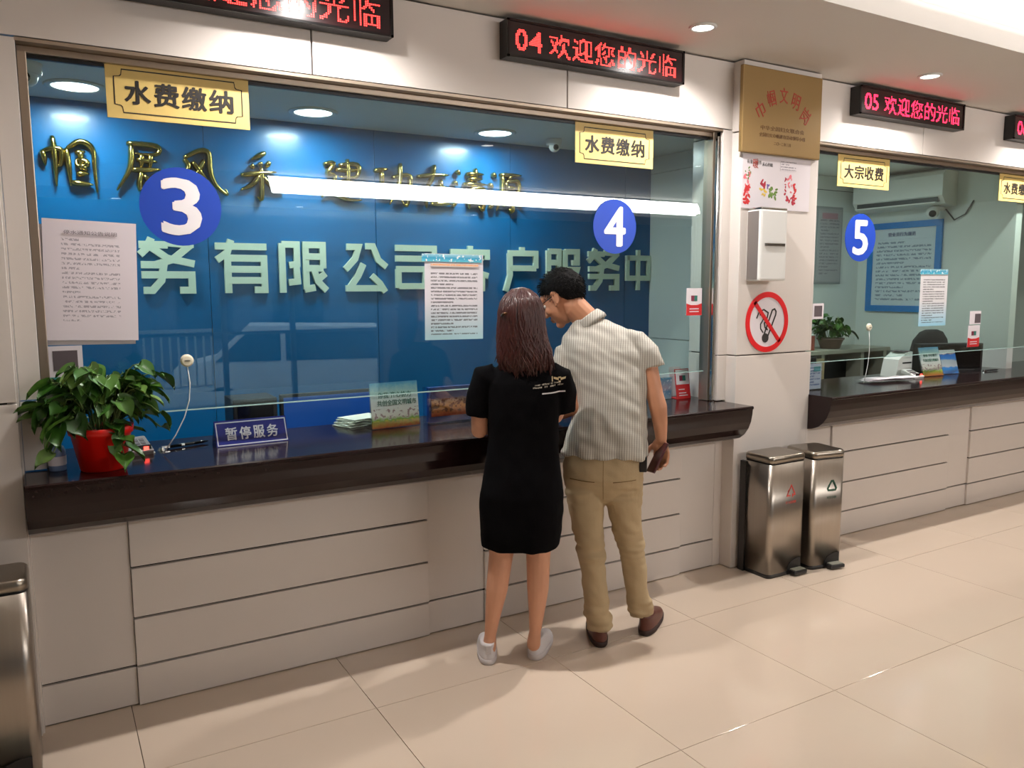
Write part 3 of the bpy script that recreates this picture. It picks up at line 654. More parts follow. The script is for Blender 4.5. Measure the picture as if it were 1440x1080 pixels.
blot('flower_print', -0.225, -0.06, 0.025, 0.045, 16, REDINK, 0.016, t); blot('flower_print', -0.22, 0.0, 0.02, 0.05, 10, PK, 0.014, t); blot('leaf_print', -0.215, 0.055, 0.02, 0.03, 8, GRN, 0.010, t)
blot('bunch_print', -0.10, 0.015, 0.018, 0.03, 10, CRI, 0.014, t); blot('bunch_print', -0.095, -0.045, 0.02, 0.022, 8, YL, 0.012, t); blot('leaf_print', -0.022, -0.04, 0.03, 0.028, 16, GRN, 0.013, t); blot('bunch_print', -0.062, -0.01, 0.01, 0.014, 5, PUR, 0.010, t)
blot('flower_print', 0.12, -0.075, 0.035, 0.02, 14, CRI, 0.014, t); blot('flower_print', 0.15, -0.02, 0.012, 0.06, 10, REDINK, 0.012, t); blot('flower_print', 0.075, -0.01, 0.003, 0.06, 9, CRI, 0.009, t); blot('flower_print', 0.105, 0.02, 0.02, 0.06, 8, PK, 0.012, t)
lettering('有意识服务', (-0.17, -0.004, 0.115), 0.11, 0.022, INK, t, name='text_line', thick=0.0008); lettering('暖', (-0.16, -0.0046, 0.108), 0.04, 0.05, RI, t, name='text_line', thick=0.0008); lettering('从心开始', (-0.07, -0.004, 0.108), 0.08, 0.02, INK, t, bold=0.01, name='text_line', thick=0.0008)
cbox('text_block', (0.095, -0.0043, 0.11), (0.13, 0.001, 0.055), printed('poster_smalltext', S(226, 218, 222), S(120, 110, 120), 4, 26, margin=0.02, top=0, bottom=0, w=0.13, h=0.055, dens=0.45), t)
t = thing('wall_dispenser', 'white wall dispenser box with a silver slot on the pillar', 'dispenser', (3.212, YP, 1.80))
box('body', -0.102, 0.102, -0.10, 0, -0.19, 0.19, WHITEP, t, 0.012); box('side_panel', -0.104, -0.1, -0.085, -0.01, -0.18, 0.18, mat('grey_plastic', S(120, 112, 108), 0.4), t)
bm = bmesh.new(); bx(bm, -0.07, 0.085, -0.106, -0.098, -0.005, 0.012, 0.003); fin('slot_trim', bm, CHROME, t); box('top_cap', -0.1, 0.1, -0.098, -0.004, 0.188, 0.2, CHROME, t, 0.005)
# no smoking sign
t = thing('no_smoking_sign', 'round red and white no smoking sign on the pillar', 'sign', (3.290, YP, 1.384))
bm = bmesh.new(); cyl(bm, (0, 0, 0), (0, -1, 0), 0.166, 0.002, 56); fin('disc', bm, PAPERW, t)
RR = mat('sign_red', S(216, 18, 24), 0.4)
bm = bmesh.new(); n = 56
for i in range(n):
    a, b = 2*PI*i/n, 2*PI*(i+1)/n; prism(bm, [(math.cos(a)*0.168, math.sin(a)*0.168), (math.cos(b)*0.168, math.sin(b)*0.168), (math.cos(b)*0.138, math.sin(b)*0.138), (math.cos(a)*0.138, math.sin(a)*0.138)], -0.0045, -0.001)
fin('ring', bm, RR, t)
bm = bmesh.new(); thick_line(bm, [(-104, 112), (104, -112)], 24, -0.0045, -0.002, (0.001, 0.001), 0, 0); fin('slash', bm, RR, t)
bm = bmesh.new()
sc = (0.001, 0.001)
thick_line(bm, [(-28, -82), (38, 66), (56, 72), (68, 58), (66, 40), (2, -92)], 9, -0.0036, -0.002, sc, 0, 0)
fin('cigarette', bm, INK, t)
bm = bmesh.new(); cyl(bm, (-0.012, -0.002, -0.088), (0, -1, 0), 0.026, 0.0018, 20); fin('cigarette_tip', bm, INK, t)
bm = bmesh.new()
thick_line(bm, [(-84, 22), (-66, 58), (-30, 70), (6, 52), (-2, 20), (-22, -6), (-16, -30), (6, -44)], 8, -0.0036, -0.002, sc, 0, 0); thick_line(bm, [(-60, 40), (-34, 50), (-20, 36), (-36, 10), (-52, -10), (-50, -36), (-30, -58)], 7, -0.0036, -0.002, sc, 0, 0)
fin('smoke', bm, INK, t)

# ================================================================== BINS
def arrow_tri(bm, s, w):
    """three bent arrows of a recycling triangle"""
    for k in range(3):
        R_ = Matrix.Rotation(-k*2*PI/3, 2)
        pts = [Vector((-0.62, 0.18)), Vector((-0.16, 0.92)), Vector((0.18, 0.92)), Vector((0.42, 0.50))]
        P = [R_ @ p for p in pts]; thick_line(bm, [(p.x*s, p.y*s) for p in P], w*s, -0.0012, 0, (1, 1), 0, 0)
        hd = [R_ @ p for p in (Vector((0.18, 0.42)), Vector((0.66, 0.62)), Vector((0.56, 0.20)))]; prism(bm, [(p.x*s, p.y*s) for p in hd], -0.0012, 0)
def bin_(loc, rz, label, mark, w=0.275, d=0.20, h=0.675, sep=0.02):
    t = thing('pedal_bin', label, 'bin', loc, rz)
    def ro(name, z0, z1, gx, rad, mt, dome=0.0):
        bm = bmesh.new(); pts = []
        for cx, cy, a0 in ((w/2-rad, d/2-rad, 0), (-w/2+rad, d/2-rad, PI/2), (-w/2+rad, -d/2+rad, PI), (w/2-rad, -d/2+rad, 1.5*PI)):
            for i in range(7): a = a0+PI/2*i/6; pts.append((cx+math.cos(a)*(rad+gx), cy+math.sin(a)*(rad+gx)))
        lev = [(z0, 1.0), (z1, 1.0)] if not dome else [(z0, 1.0), (z1-dome, 1.0), (z1-dome*0.3, 0.985), (z1, 0.94)]
        R = [[bm.verts.new((x*k, y*k, z)) for x, y in pts] for z, k in lev]; n = len(pts)
        for A, B in zip(R, R[1:]):
            for i in range(n): bm.faces.new((A[i], A[(i+1) % n], B[(i+1) % n], B[i]))
        bm.faces.new(R[0][::-1]); bm.faces.new(R[-1]); o = fin(name, bm, mt, t)
        for p in o.data.polygons: p.use_smooth = len(p.vertices) == 4
        return o
    ro('base', 0.0, 0.022, -0.001, 0.03, BLACKP); ro('body', 0.022, h-0.045, 0, 0.03, STEEL); ro('collar', h-0.045, h-0.036, -0.003, 0.03, BLACKP); ro('lid', h-0.036, h, 0.001, 0.03, mat('bin_lid_steel', S(150, 142, 130), 0.28, metal=1.0, var=0.05), 0.02)
    box('rear_strip', -w/2-0.012, -w/2+0.01, d/2-0.03, d/2+0.012, 0.0, h-0.05, BLACKP, t)
    px = w/2-0.075
    bm = bmesh.new(); P = [(px-0.055, 0.005), (px+0.05, 0.005), (px+0.05, 0.085), (px+0.01, 0.085), (px-0.03, 0.07), (px-0.052, 0.045)]; prism(bm, P, -d/2-0.0035, -d/2+0.01); fin('pedal_recess', bm, BLACKP, t)
    bm = bmesh.new(); bx(bm, px-0.045, px+0.055, -d/2-0.05, -d/2-0.002, 0.008, 0.03, 0.008); o = fin('pedal', bm, BLACKP, t); box('pedal_plate', px-0.035, px+0.045, -d/2-0.045, -d/2-0.004, 0.0305, 0.034, mat('worn_plate', S(120, 120, 108), 0.45), t, 0.0015)
    if mark:
        mt, kind = mark; bm = bmesh.new()
        if kind == 'tri': thick_line(bm, [(-5, -24), (-30, -24), (-24, -8), (0, 32), (26, -10), (30, -22), (12, -24)], 7, -0.0012, 0, (0.001, 0.001), 0, 0); thick_line(bm, [(12, -34), (12, -14)], 6, -0.0012, 0, (0.001, 0.001), 0, 0); thick_line(bm, [(-24, -4), (-16, 8)], 10, -0.0012, 0, (0.001, 0.001), 0, 0)
        else: arrow_tri(bm, 0.034, 0.34)
        fin('recycling_mark', bm, mt, t, (0.02, -d/2-0.0003, h*0.70))
        lettering('不可回收' if kind == 'tri' else '可回收', (0.02, -d/2-0.0003, h*0.70-0.062), 0.085 if kind == 'tri' else 0.07, 0.016, mt, t, thick=0.0008)
    return t
RM = mat('bin_red', S(206, 70, 62), 0.5); GM = mat('bin_green', S(40, 84, 66), 0.5)
bin_((3.245, -0.205, 0), 0.0, 'brushed steel pedal bin with a red triangle, left of the pair by the pillar', (RM, 'tri'))
bin_((3.548, -0.225, 0), -0.16, 'brushed steel pedal bin with a green recycling mark, right of the pair', (GM, 'rec'), w=0.225, d=0.24, h=0.672)
bin_((-0.430, -0.235, 0), 0.0, 'brushed steel pedal bin cut by the left edge of the photo', None)

# ================================================================== POTTED PLANT
LEAFM = []
for i, c in enumerate((S(52, 96, 30), S(72, 114, 40), S(38, 74, 24), S(96, 130, 58))): LEAFM.append(mat('leaf_green_%d' % i, c, 0.38, var=0.2, vscale=30))
def leaf_mesh(k, ln=0.075):
    bm = bmesh.new(); n = 9; rows = []
    prof = [0.0, 0.55, 0.86, 0.98, 0.95, 0.82, 0.62, 0.38, 0.16, 0.0]
    for i in range(10):
        t_ = i/9; w = prof[i]*ln*0.40; y = t_*ln-(0.012 if i == 0 else 0); zc = -0.35*ln*t_*t_
        if i in (0, 9): rows.append([bm.verts.new((0, y if i else 0.0, zc))])
        else: rows.append([bm.verts.new((w*s_, y-(abs(s_)*0.10*ln if i < 3 else 0), zc+abs(s_)**1.3*0.16*ln)) for s_ in (-1, -0.5, 0, 0.5, 1)])
    for a, b in zip(rows, rows[1:]):
        if len(a) == 1:
            for j in range(4): bm.faces.new((a[0], b[j], b[j+1]))
        elif len(b) == 1:
            for j in range(4): bm.faces.new((a[j+1], a[j], b[0]))
        else:
            for j in range(4): bm.faces.new((a[j], a[j+1], b[j+1], b[j]))
    me = bpy.data.meshes.new('leaf'); bm.to_mesh(me); bm.free(); me.materials.append(LEAFM[k])
    for p in me.polygons: p.use_smooth = True
    return me
LEAVES = [leaf_mesh(k) for k in range(4)]
def pothos(loc, label, nst, seed, pot_m, pr, ph, spread, drop, size=1.0, yclip=None, badge=False):
    random.seed(seed); t = thing('potted_plant', label, 'plant', loc)
    bm = bmesh.new(); lathe(bm, [(pr*0.66, 0), (pr*0.70, 0.004), (pr*0.93, ph*0.82), (pr*1.0, ph*0.84), (pr*1.02, ph), (pr*0.95, ph), (pr*0.9, ph*0.88)], n=36); o = fin('pot', bm, pot_m, t, smooth=False)
    for p in o.data.polygons: p.use_smooth = len(p.vertices) == 4
    bm = bmesh.new(); lathe(bm, [(pr*0.9, ph*0.86), (pr*0.88, ph*0.9)], n=24); fin('soil', bm, mat('soil', S(48, 34, 24), 0.9), t)
    if badge:
        bm = bmesh.new(); tt = [(-0.026, 0.03), (0.0, 0.04), (0.026, 0.03), (0.024, -0.01), (0.0, -0.04), (-0.02, -0.012)]
        prism(bm, tt, -0.002, 0.002); fin('pot_leaf', bm, LEAFM[1], t, (0.035, -pr*0.80, ph*0.55), (-0.28, 0, 0.35))
    sb = bmesh.new()
    for s_ in range(nst):
        a = random.uniform(0, 2*PI); R = spread*random.uniform(0.35, 1.0); H = random.uniform(0.0, 1.0)
        x1 = math.cos(a)*R; y1 = math.sin(a)*R*0.62
        p0 = Vector((math.cos(a)*pr*0.4, math.sin(a)*pr*0.4, ph*0.9)); top = Vector((x1*0.6, y1*0.6, ph+0.06+H*0.15*size)); end = Vector((x1, y1, ph+0.04+H*0.16*size-(drop if R > spread*0.75 else 0)*random.uniform(0.1, 1)))
        P = []
        for i in range(7): q = i/6; P.append(p0*(1-q)**2+top*2*q*(1-q)+end*q*q)
        if yclip:
            for q in P: q.y = min(q.y, yclip); q.z = max(q.z, 0.06); q.x = max(q.x, -0.185)
        tube(sb, P, 0.0022, 5)
        for i in (2, 3, 4, 5, 6):
            if random.random() < (0.45 if i == 2 else (0.72 if i < 6 else 1.0)):
                d = (P[i]-P[i-1]).normalized(); az = math.atan2(d.y, d.x)-PI/2+random.uniform(-0.9, 0.9); sc_ = random.uniform(0.65, 1.15)*size
                lf = new_obj('leaf', LEAVES[random.choice((0, 0, 1, 1, 2, 3))], t, P[i], (random.uniform(-0.9, 0.25), random.uniform(-0.5, 0.5), az)); lf.scale = (sc_,)*3
                if yclip and (lf.location.y + math.cos(az)*0.07*sc_) > yclip+0.03: lf.rotation_euler[2] += PI
    fin('stems', sb, mat('stem_green', S(96, 118, 52), 0.5), t)
    return t
pothos((-0.045, -0.075, 0.95), 'leafy green pothos in a red pot at the left end of the counter', 58, 5, REDP, 0.104, 0.155, 0.225, 0.14, 1.12, yclip=0.10, badge=True)
# ================================================================== THINGS ON THE LEFT COUNTER
ZK = 0.95
# tent placard
t = thing('tent_placard', 'dark blue tent placard with silver characters on the counter', 'placard', (0.515, 0.150, ZK), 0.03)
NB = mat('navy_card', S(22, 34, 112), 0.25); SIL = mat('silver_print', S(200, 205, 215), 0.35, metal=0.3)
bm = bmesh.new(); W_ = 0.145
A = [bm.verts.new((x, y, z)) for x in (-W_, W_) for y, z in ((-0.045, 0.0), (0.045, 0.0), (0.0, 0.10))]
for q in ((0, 1, 2), (5, 4, 3), (0, 3, 4, 1), (0, 2, 5, 3), (1, 4, 5, 2)): bm.faces.new([A[i] for i in q])
fin('card', bm, NB, t)
tl = math.atan2(0.045, 0.10)
fr = bpy.data.objects.new('face', None)
bm = bmesh.new()
for a in ((-W_+0.004, W_-0.004, 0.004, 0.008), (-W_+0.004, W_-0.004, 0.098, 0.102), (-W_+0.004, -W_+0.008, 0.004, 0.102), (W_-0.008, W_-0.004, 0.004, 0.102)): bx(bm, a[0], a[1], -0.0008, 0, a[2], a[3])
fin('border_line', bm, SIL, t, (0, -0.0456, 0), (-tl, 0, 0))
for i, ch in enumerate('暂停服务'):
    zz = 0.052; lettering(ch, (-0.0825+i*0.055, -0.0455+zz*math.sin(tl)-0.0008, zz*math.cos(tl)), 0.044, 0.052, SIL, t, bold=0.03, name='character', rot=(-tl, 0, 0), thick=0.0006)
# leaflet stand (green)
def leaflet_stand(c, rz, w, h, mt, label, tilt=0.25, name='leaflet_stand', pages=3):
    t = thing(name, label, 'leaflets', c, rz)
    bm = bmesh.new()
    P = [(-0.004, 0.0), (0.0, 0.0), (h*math.sin(tilt), h*math.cos(tilt)), (h*math.sin(tilt)-0.004, h*math.cos(tilt)+0.001)]
    M = Matrix.Rotation(-tilt, 4, 'X')
    bx(bm, -w/2-0.004, w/2+0.004, 0.008, 0.011, 0, h*0.92, 0, M); bx(bm, -w/2-0.004, w/2+0.004, -0.004, -0.001, 0, h*0.16, 0, M); bx(bm, -w/2-0.004, w/2+0.004, -0.004, 0.10, 0.0, 0.003); bx(bm, -w/2*0.5, w/2*0.5, 0.06, 0.063, 0.003, h*0.5)
    fin('stand', bm, ACRYL, t)
    o = cbox('leaflets', (0, 0.0035+math.sin(tilt)*h/2, math.cos(tilt)*h/2+0.003), (w, 0.007, h), mt, t, rot=(-tilt, 0, 0))
    return t, o
GP = picture('green_leaflet', [(0.0, S(206, 96, 44)), (0.09, S(196, 170, 60)), (0.16, S(110, 150, 60)), (0.24, S(206, 206, 196)), (0.55, S(214, 224, 222)), (0.8, S(190, 220, 222)), (1.0, S(96, 168, 214))], 0.2, S(150, 130, 130), 55, 0.56, 0.18, 0.42)
t, o = leaflet_stand((1.165, 0.160, ZK), 0.06, 0.235, 0.205, GP, 'pale green and blue leaflets in a clear stand, left of the woman', 0.12)
GI = mat('green_text_ink', S(24, 96, 76), 0.5)
lettering('你我 齐心协力', (0.0, -0.0040, 0.045), 0.165, 0.026, GI, o, bold=0.012, thick=0.0006); lettering('共创全国文明城市', (0.01, -0.0040, 0.010), 0.195, 0.026, GI, o, bold=0.012, thick=0.0006)
# brochure holder with orange picture
t = thing('brochure_holder', 'clear brochure holder with an orange cityscape picture beside the woman', 'brochures', (1.445, 0.170, ZK), 0.02)
bm = bmesh.new(); bx(bm, -0.13, 0.13, -0.02, -0.017, 0, 0.172); bx(bm, -0.13, 0.13, 0.03, 0.033, 0, 0.172); bx(bm, -0.13, -0.127, -0.02, 0.033, 0, 0.172); bx(bm, 0.127, 0.13, -0.02, 0.033, 0, 0.172); bx(bm, -0.13, 0.13, -0.05, 0.033, 0, 0.003); fin('holder', bm, ACRYL, t)
cbox('picture', (0.005, -0.012, 0.093), (0.225, 0.006, 0.118), picture('orange_city', [(0.0, S(150, 40, 20)), (0.1, S(190, 90, 40)), (0.4, S(214, 140, 70)), (0.6, S(196, 150, 110)), (0.75, S(70, 84, 140)), (1.0, S(40, 60, 130))], 0.118, S(120, 60, 36), 50, 0.53, 0.15, 0.7), t)
cbox('brochures', (0.005, 0.008, 0.088), (0.24, 0.03, 0.165), mat('brochure_blue', S(34, 70, 150), 0.4), t)
# sheaf of papers
t = thing('paper_pile', 'loose pile of white papers behind the counter edge, left of the green leaflets', 'papers', (1.045, 0.33, ZK), 0.3)
for i in range(6): box('paper_sheet', -0.10+i*0.006, 0.09+i*0.004, -0.06, 0.07, 0.002+i*0.006, 0.005+i*0.006, mat('green_white_paper', S(214, 222, 206), 0.7), t, rot=(0, 0, random.uniform(-0.15, 0.15)))
# monitor behind the glass
def monitor(c, rz, w, h, label, screen, side='front'):
    t = thing('monitor', label, 'monitor', c, rz)
    cbox('housing', (0, 0, h/2+0.06), (w, 0.03, h), BLACKP, t, 0.004); cbox('screen', (0, -0.0165, h/2+0.06), (w-0.03, 0.002, h-0.03), screen, t)
    cbox('stand', (0, 0.03, 0.05), (0.05, 0.03, 0.12), BLACKP, t, 0.003); cbox('foot', (0, 0.02, 0.006), (0.2, 0.14, 0.012), BLACKP, t, 0.003)
    return t
for x0, x1, l in ((-0.9, 3.5, 'pale grey staff desk behind windows three and four'), (3.95, 5.42, 'pale grey staff desk behind window five')):
    t = thing('staff_desk', l, 'desk', ((x0+x1)/2, 0.77, 0)); hw = (x1-x0)/2
    box('desktop', -hw, hw, -0.32, 0.12, 0.72, 0.75, mat('desk_grey', S(176, 172, 160), 0.4), t, 0.002)
    for q in (-hw+0.02, 0.0, hw-0.06): box('leg', q, q+0.04, -0.3, 0.1, 0, 0.72, mat('desk_grey', S(176, 172, 160), 0.4), t)
monitor((0.98, 0.60, 0.751), 0.0, 0.46, 0.27, 'black monitor with a blue screen behind the tent placard', mat('blue_screen', S(16, 60, 130), 0.3, emis=(0.01, 0.06, 0.25, 1), estr=0.5))
t = thing('till_box', 'black box shaped till behind the glass, left of the blue screen', 'till', (0.62, 0.62, 0.751)); box('body', -0.10, 0.10, -0.1, 0.1, 0, 0.33, BLACKP, t, 0.006); box('front_panel', -0.08, 0.08, -0.104, -0.099, 0.06, 0.3, BLACKG, t, 0.002)
# pen on base
t = thing('counter_pen', 'black and silver pen lying on the counter beside the potted plant', 'pen', (0.27, 0.20, ZK), 0.33)
bm = bmesh.new(); tube(bm, [(-0.09, 0, 0.009), (0.07, 0, 0.009), (0.095, 0, 0.009)], [0.006, 0.006, 0.002], 10); fin('barrel', bm, BLACKG, t, smooth=True)
bm = bmesh.new(); cyl(bm, (-0.1, 0, 0.009), (1, 0, 0), 0.0075, 0.03, 12); cyl(bm, (-0.02, 0, 0.009), (1, 0, 0), 0.0068, 0.012, 12); fin('ring', bm, CHROME, t); bm = bmesh.new(); cyl(bm, (-0.10, 0, 0), (0, 0, 1), 0.018, 0.012, 16, 0.01); fin('swivel_base', bm, CHROME, t)
# talk-through button + cable
def talk_button(c, end, label):
    t = thing('microphone_button', label, 'microphone', c)
    bm = bmesh.new(); lathe(bm, [(0.024, 0), (0.024, 0.008), (0.018, 0.014), (0.006, 0.015)], n=24); o = fin('cap', bm, mat('ivory_plastic', S(232, 224, 200), 0.35), t, rot=(PI/2, 0, 0)); box('grille_slot', -0.01, 0.01, -0.0165, -0.0145, -0.0015, 0.0015, BLACKP, t)
    e = Vector(end)-Vector(c); P = [Vector((0, -0.006, -0.02))]
    for q in (0.2, 0.4, 0.6, 0.8, 1.0): P.append(Vector((e.x*q*q+0.035*math.sin(q*PI)*0.5, -0.006+(e.y+0.006)*q**3, -0.02+(e.z+0.02)*q)))
    bm = bmesh.new(); tube(bm, P, 0.0022, 6); fin('cable', bm, WHITEP, t, smooth=True); return t
talk_button((0.272, 0.074, 1.308), (0.17, 0.07, 0.955), 'ivory round talk button on the glass with a hanging white cable, window three')
talk_button((4.387, 0.074, 1.318), (4.36, 0.07, 0.955), 'small white talk button on the glass with a hanging cable, window five')
# card reader
def reader(c, rz, label, wht):
    t = thing('card_reader', label, 'card reader', c, rz)
    bm = bmesh.new(); M = Matrix.Rotation(0.35, 4, 'X'); bx(bm, -0.045, 0.045, -0.06, 0.06, 0.012, 0.04, 0.006, M); fin('body', bm, wht, t)
    bm = bmesh.new(); bx(bm, -0.036, 0.036, -0.062, -0.058, 0.0, 0.038, 0.001); fin('front', bm, BLACKP, t); bm = bmesh.new(); bx(bm, 0.008, 0.026, -0.065, -0.061, 0.014, 0.032, 0.001); fin('indicator', bm, mat('indicator_red', S(120, 0, 0), 0.4, emis=(1, 0.06, 0.04, 1), estr=6), t)
    bm = bmesh.new()
    for i in range(3):
        for j in range(3): bx(bm, -0.03+i*0.022, -0.014+i*0.022, -0.03+j*0.024, -0.014+j*0.024, 0.038, 0.042, 0, M)
    fin('keys', bm, GREYC, t)
    bm = bmesh.new(); bx(bm, -0.05, 0.05, -0.062, 0.07, 0, 0.006, 0.002); fin('base', bm, mat('silver_base', S(190, 190, 184), 0.3, metal=0.6), t); return t
reader((0.085, 0.165, ZK), 0.2, 'dark card reader with a red light just right of the red plant pot', mat('grey_plastic', S(120, 112, 108), 0.4))
o = thing('soap_bottle', 'small bluish plastic bottle behind the leaves, left of the red pot', 'bottle', (-0.185, -0.02, ZK))
bm = bmesh.new(); lathe(bm, [(0.026, 0), (0.028, 0.004), (0.028, 0.07), (0.022, 0.085), (0.012, 0.09), (0.012, 0.10)], n=20); fin('bottle', bm, mat('blue_grey_plastic', S(120, 140, 176), 0.25), o, smooth=True); bm = bmesh.new(); cyl(bm, (0, 0, 0.10), (0, 0, 1), 0.013, 0.016, 16); fin('cap', bm, WHITEP, o); bm = bmesh.new(); lathe(bm, [(0.0285, 0.02), (0.0288, 0.022), (0.0288, 0.05), (0.0285, 0.052)], n=20); fin('band', bm, PAPERW, o)
# red payment stand + blue stand (right end)
def pay_stand(c, rz, w, h, label):
    t = thing('payment_stand', label, 'stand', c, rz); tl = 0.16; M = Matrix.Rotation(-tl, 4, 'X')
    bm = bmesh.new(); bx(bm, -w/2, w/2, 0, 0.004, 0, h, 0.001, M); bx(bm, -w/2, w/2, 0, 0.07, 0, 0.004, 0.001); fin('stand', bm, REDINK, t)
    def pl(name, x0, x1, z0, z1, mt, k=0.001):
        bm = bmesh.new(); bx(bm, x0, x1, -k, 0.0, z0, z1, 0, M); return fin(name, bm, mt, t)
    pl('white_panel', -w/2+0.004, w/2-0.004, h*0.48, h-0.004, PAPERW); pl('emblem', -w*0.22, 0, h*0.60, h*0.78, MATS['maroon_ink'], 0.0018); pl('emblem', 0, w*0.22, h*0.60, h*0.78, MATS['green_ink'], 0.0018)
    for i, z in enumerate((0.30, 0.18, 0.10)): pl('print_line', -w*0.32, w*(0.1+0.1*i), h*z, h*(z+0.03), PAPERW)
    pl('print_line', -w*0.25, w*0.25, h*0.86, h*0.89, MATS['green_ink'], 0.0018)
    return t
pay_stand((3.005-0.085, 0.18, ZK), -0.05, 0.10, 0.17, 'red and white payment stand at the right end of the left counter')
t = thing('card_stand', 'small clear stand with a pale blue card beside the man arm', 'stand', (2.80, 0.20, ZK), 0.0)
cbox('card', (0, 0, 0.065), (0.085, 0.003, 0.12), picture('blue_card', [(0, S(180, 200, 215)), (0.35, S(110, 160, 200)), (0.5, S(214, 190, 205)), (1, S(90, 170, 205))], 0.12, S(235, 240, 245), 60, 0.6), t); bm = bmesh.new(); bx(bm, -0.05, 0.05, -0.004, -0.002, 0, 0.13); bx(bm, -0.05, 0.05, -0.004, 0.05, 0, 0.003); fin('holder', bm, ACRYL, t)
# clear folder leaning at the jamb
t = thing('clear_folder', 'clear plastic folder leaning by the right window jamb', 'folder', (3.035-0.07, 0.30, ZK), 0.0); bm = bmesh.new(); bx(bm, -0.04, 0.045, -0.002, 0.0, 0.0, 0.17, 0, Matrix.Rotation(-0.12, 4, 'X')); bx(bm, -0.04, 0.045, 0.0, 0.06, 0, 0.003); fin('sleeve', bm, mat('translucent_sheet', S(205, 200, 205), 0.3), t)

# ================================================================== BEHIND WINDOW FIVE
t = thing('rules_board', 'blue framed notice board with printed rules behind window five', 'notice board', (6.118, 1.012, 1.74)); t.rotation_euler = (0, 0, -PI/2)
BF = mat('blue_frame', S(10, 120, 196), 0.35)
for n, a in (('frame', (-0.335, 0.335, 0.325, 0.377)), ('frame', (-0.335, 0.335, -0.377, -0.325)), ('frame', (-0.335, -0.285, -0.325, 0.325)), ('frame', (0.285, 0.335, -0.325, 0.325))): box(n, a[0], a[1], -0.02, 0, a[2], a[3], BF, t, 0.002)
cbox('sheet', (0, -0.006, 0), (0.572, 0.004, 0.652), printed('rules_text', S(206, 216, 224), S(84, 100, 130), 19, 40, margin=0.06, top=0.14, bottom=0.05, w=0.57, h=0.65, dens=0.47), t)
lettering('营业员行为规范', (-0.02, -0.009, 0.275), 0.25, 0.034, mat('navy_ink', S(30, 50, 120), 0.5), t, bold=0.008, name='title')
t = thing('air_conditioner', 'white wall air conditioner above the blue framed board', 'air conditioner', (6.118, 0.98, 2.345)); t.rotation_euler = (0, 0, -PI/2)
bm = bmesh.new(); prism(bm, [(0, 0.135), (-0.17, 0.135), (-0.20, 0.10), (-0.20, -0.06), (-0.15, -0.12), (0, -0.135)], -0.40, 0.40)
for v in bm.verts: v.co = Vector((v.co.y, v.co.x, v.co.z))
fin('body', bm, WHITEP, t); box('air_slot', -0.36, 0.36, -0.196, -0.150, -0.105, -0.07, mat('dark_slot', S(60, 66, 70), 0.5), t); box('louvre', -0.36, 0.36, -0.225, -0.185, -0.118, -0.108, WHITEP, t, 0.002); box('badge', -0.34, -0.22, -0.202, -0.199, 0.06, 0.085, mat('teal_badge', S(120, 190, 186), 0.4), t)
def dome(c, label, s=1.0):
    t = thing('dome_camera', label, 'camera', c); bm = bmesh.new(); lathe(bm, [(0.05*s, 0), (0.052*s, -0.01*s), (0.048*s, -0.035*s), (0.044*s, -0.04*s)], n=28); fin('mount', bm, WHITEP, t, smooth=True)
    bm = bmesh.new(); sphere(bm, (0, -0.008*s, -0.045*s), 0.036*s); fin('ball', bm, WHITEP, t, smooth=True); bm = bmesh.new(); sphere(bm, (-0.006*s, -0.032*s, -0.052*s), 0.019*s); fin('lens', bm, BLACKG, t, smooth=True); return t
dome((2.69, 1.18, 2.52), 'small white dome camera on the office ceiling left of the number four sign'); dome((-0.19, 0.80, 2.52), 'white dome camera on the office ceiling at the far left frame', 1.2)
t = thing('wall_camera', 'white ball camera on a bracket under the air conditioner', 'camera', (6.118, 0.70, 2.16)); bm = bmesh.new(); bx(bm, -0.12, 0, -0.03, 0.03, 0.02, 0.05, 0.005); fin('bracket', bm, WHITEP, t); bm = bmesh.new(); sphere(bm, (-0.12, 0, 0.0), 0.05); fin('ball', bm, WHITEP, t, smooth=True); bm = bmesh.new(); sphere(bm, (-0.150, -0.018, -0.008), 0.028); fin('lens', bm, BLACKG, t, smooth=True)
bm = bmesh.new(); tube(bm, [(-0.01, -0.04, 0.03), (-0.02, -0.12, -0.06), (-0.01, -0.2, -0.02), (-0.01, -0.26, 0.08)], 0.006, 6); fin('cable', bm, BLACKP, t)
t = thing('wall_notice', 'grey framed notice on the office wall just right of the pillar', 'notice', (5.70, YB-0.006, 1.93)); cbox('frame', (0, 0, 0), (0.34, 0.012, 0.66), mat('grey_frame', S(150, 152, 152), 0.5), t, 0.002); cbox('sheet', (0, -0.008, 0), (0.30, 0.003, 0.62), printed('grey_notice', S(170, 168, 170), S(120, 110, 120), 22, 24, w=0.3, h=0.62, dens=0.45), t); cbox('heading', (0, -0.0098, 0.25), (0.2, 0.001, 0.05), mat('rose_print', S(176, 130, 140), 0.6), t)
t = thing('blue_label', 'small turquoise label on the office wall beside the pillar, above the grey square card', 'label', (5.56, YB-0.003, 1.75)); cbox('card', (0, 0, -0.03), (0.12, 0.004, 0.14), PAPERW, t); cbox('band', (0, -0.0025, 0.01), (0.12, 0.001, 0.07), mat('turquoise_print', S(30, 150, 190), 0.5), t)
t = thing('wall_cabinet', 'low grey cabinet with dark open shelves along the office back wall', 'cabinet', (5.1, 1.24, 0))
KG = mat('cabinet_grey', S(168, 164, 150), 0.5)
box('top', -1.15, 1.0, -0.16, 0.2, 1.03, 1.06, KG, t, 0.002); box('back', -1.13, 0.98, 0.19, 0.21, 0, 1.03, KG, t)
for x in (-1.13, -0.4, -0.12, 0.14, 0.64, 0.94): box('side_panel', x, x+0.04, -0.14, 0.19, 0, 1.03, KG, t)
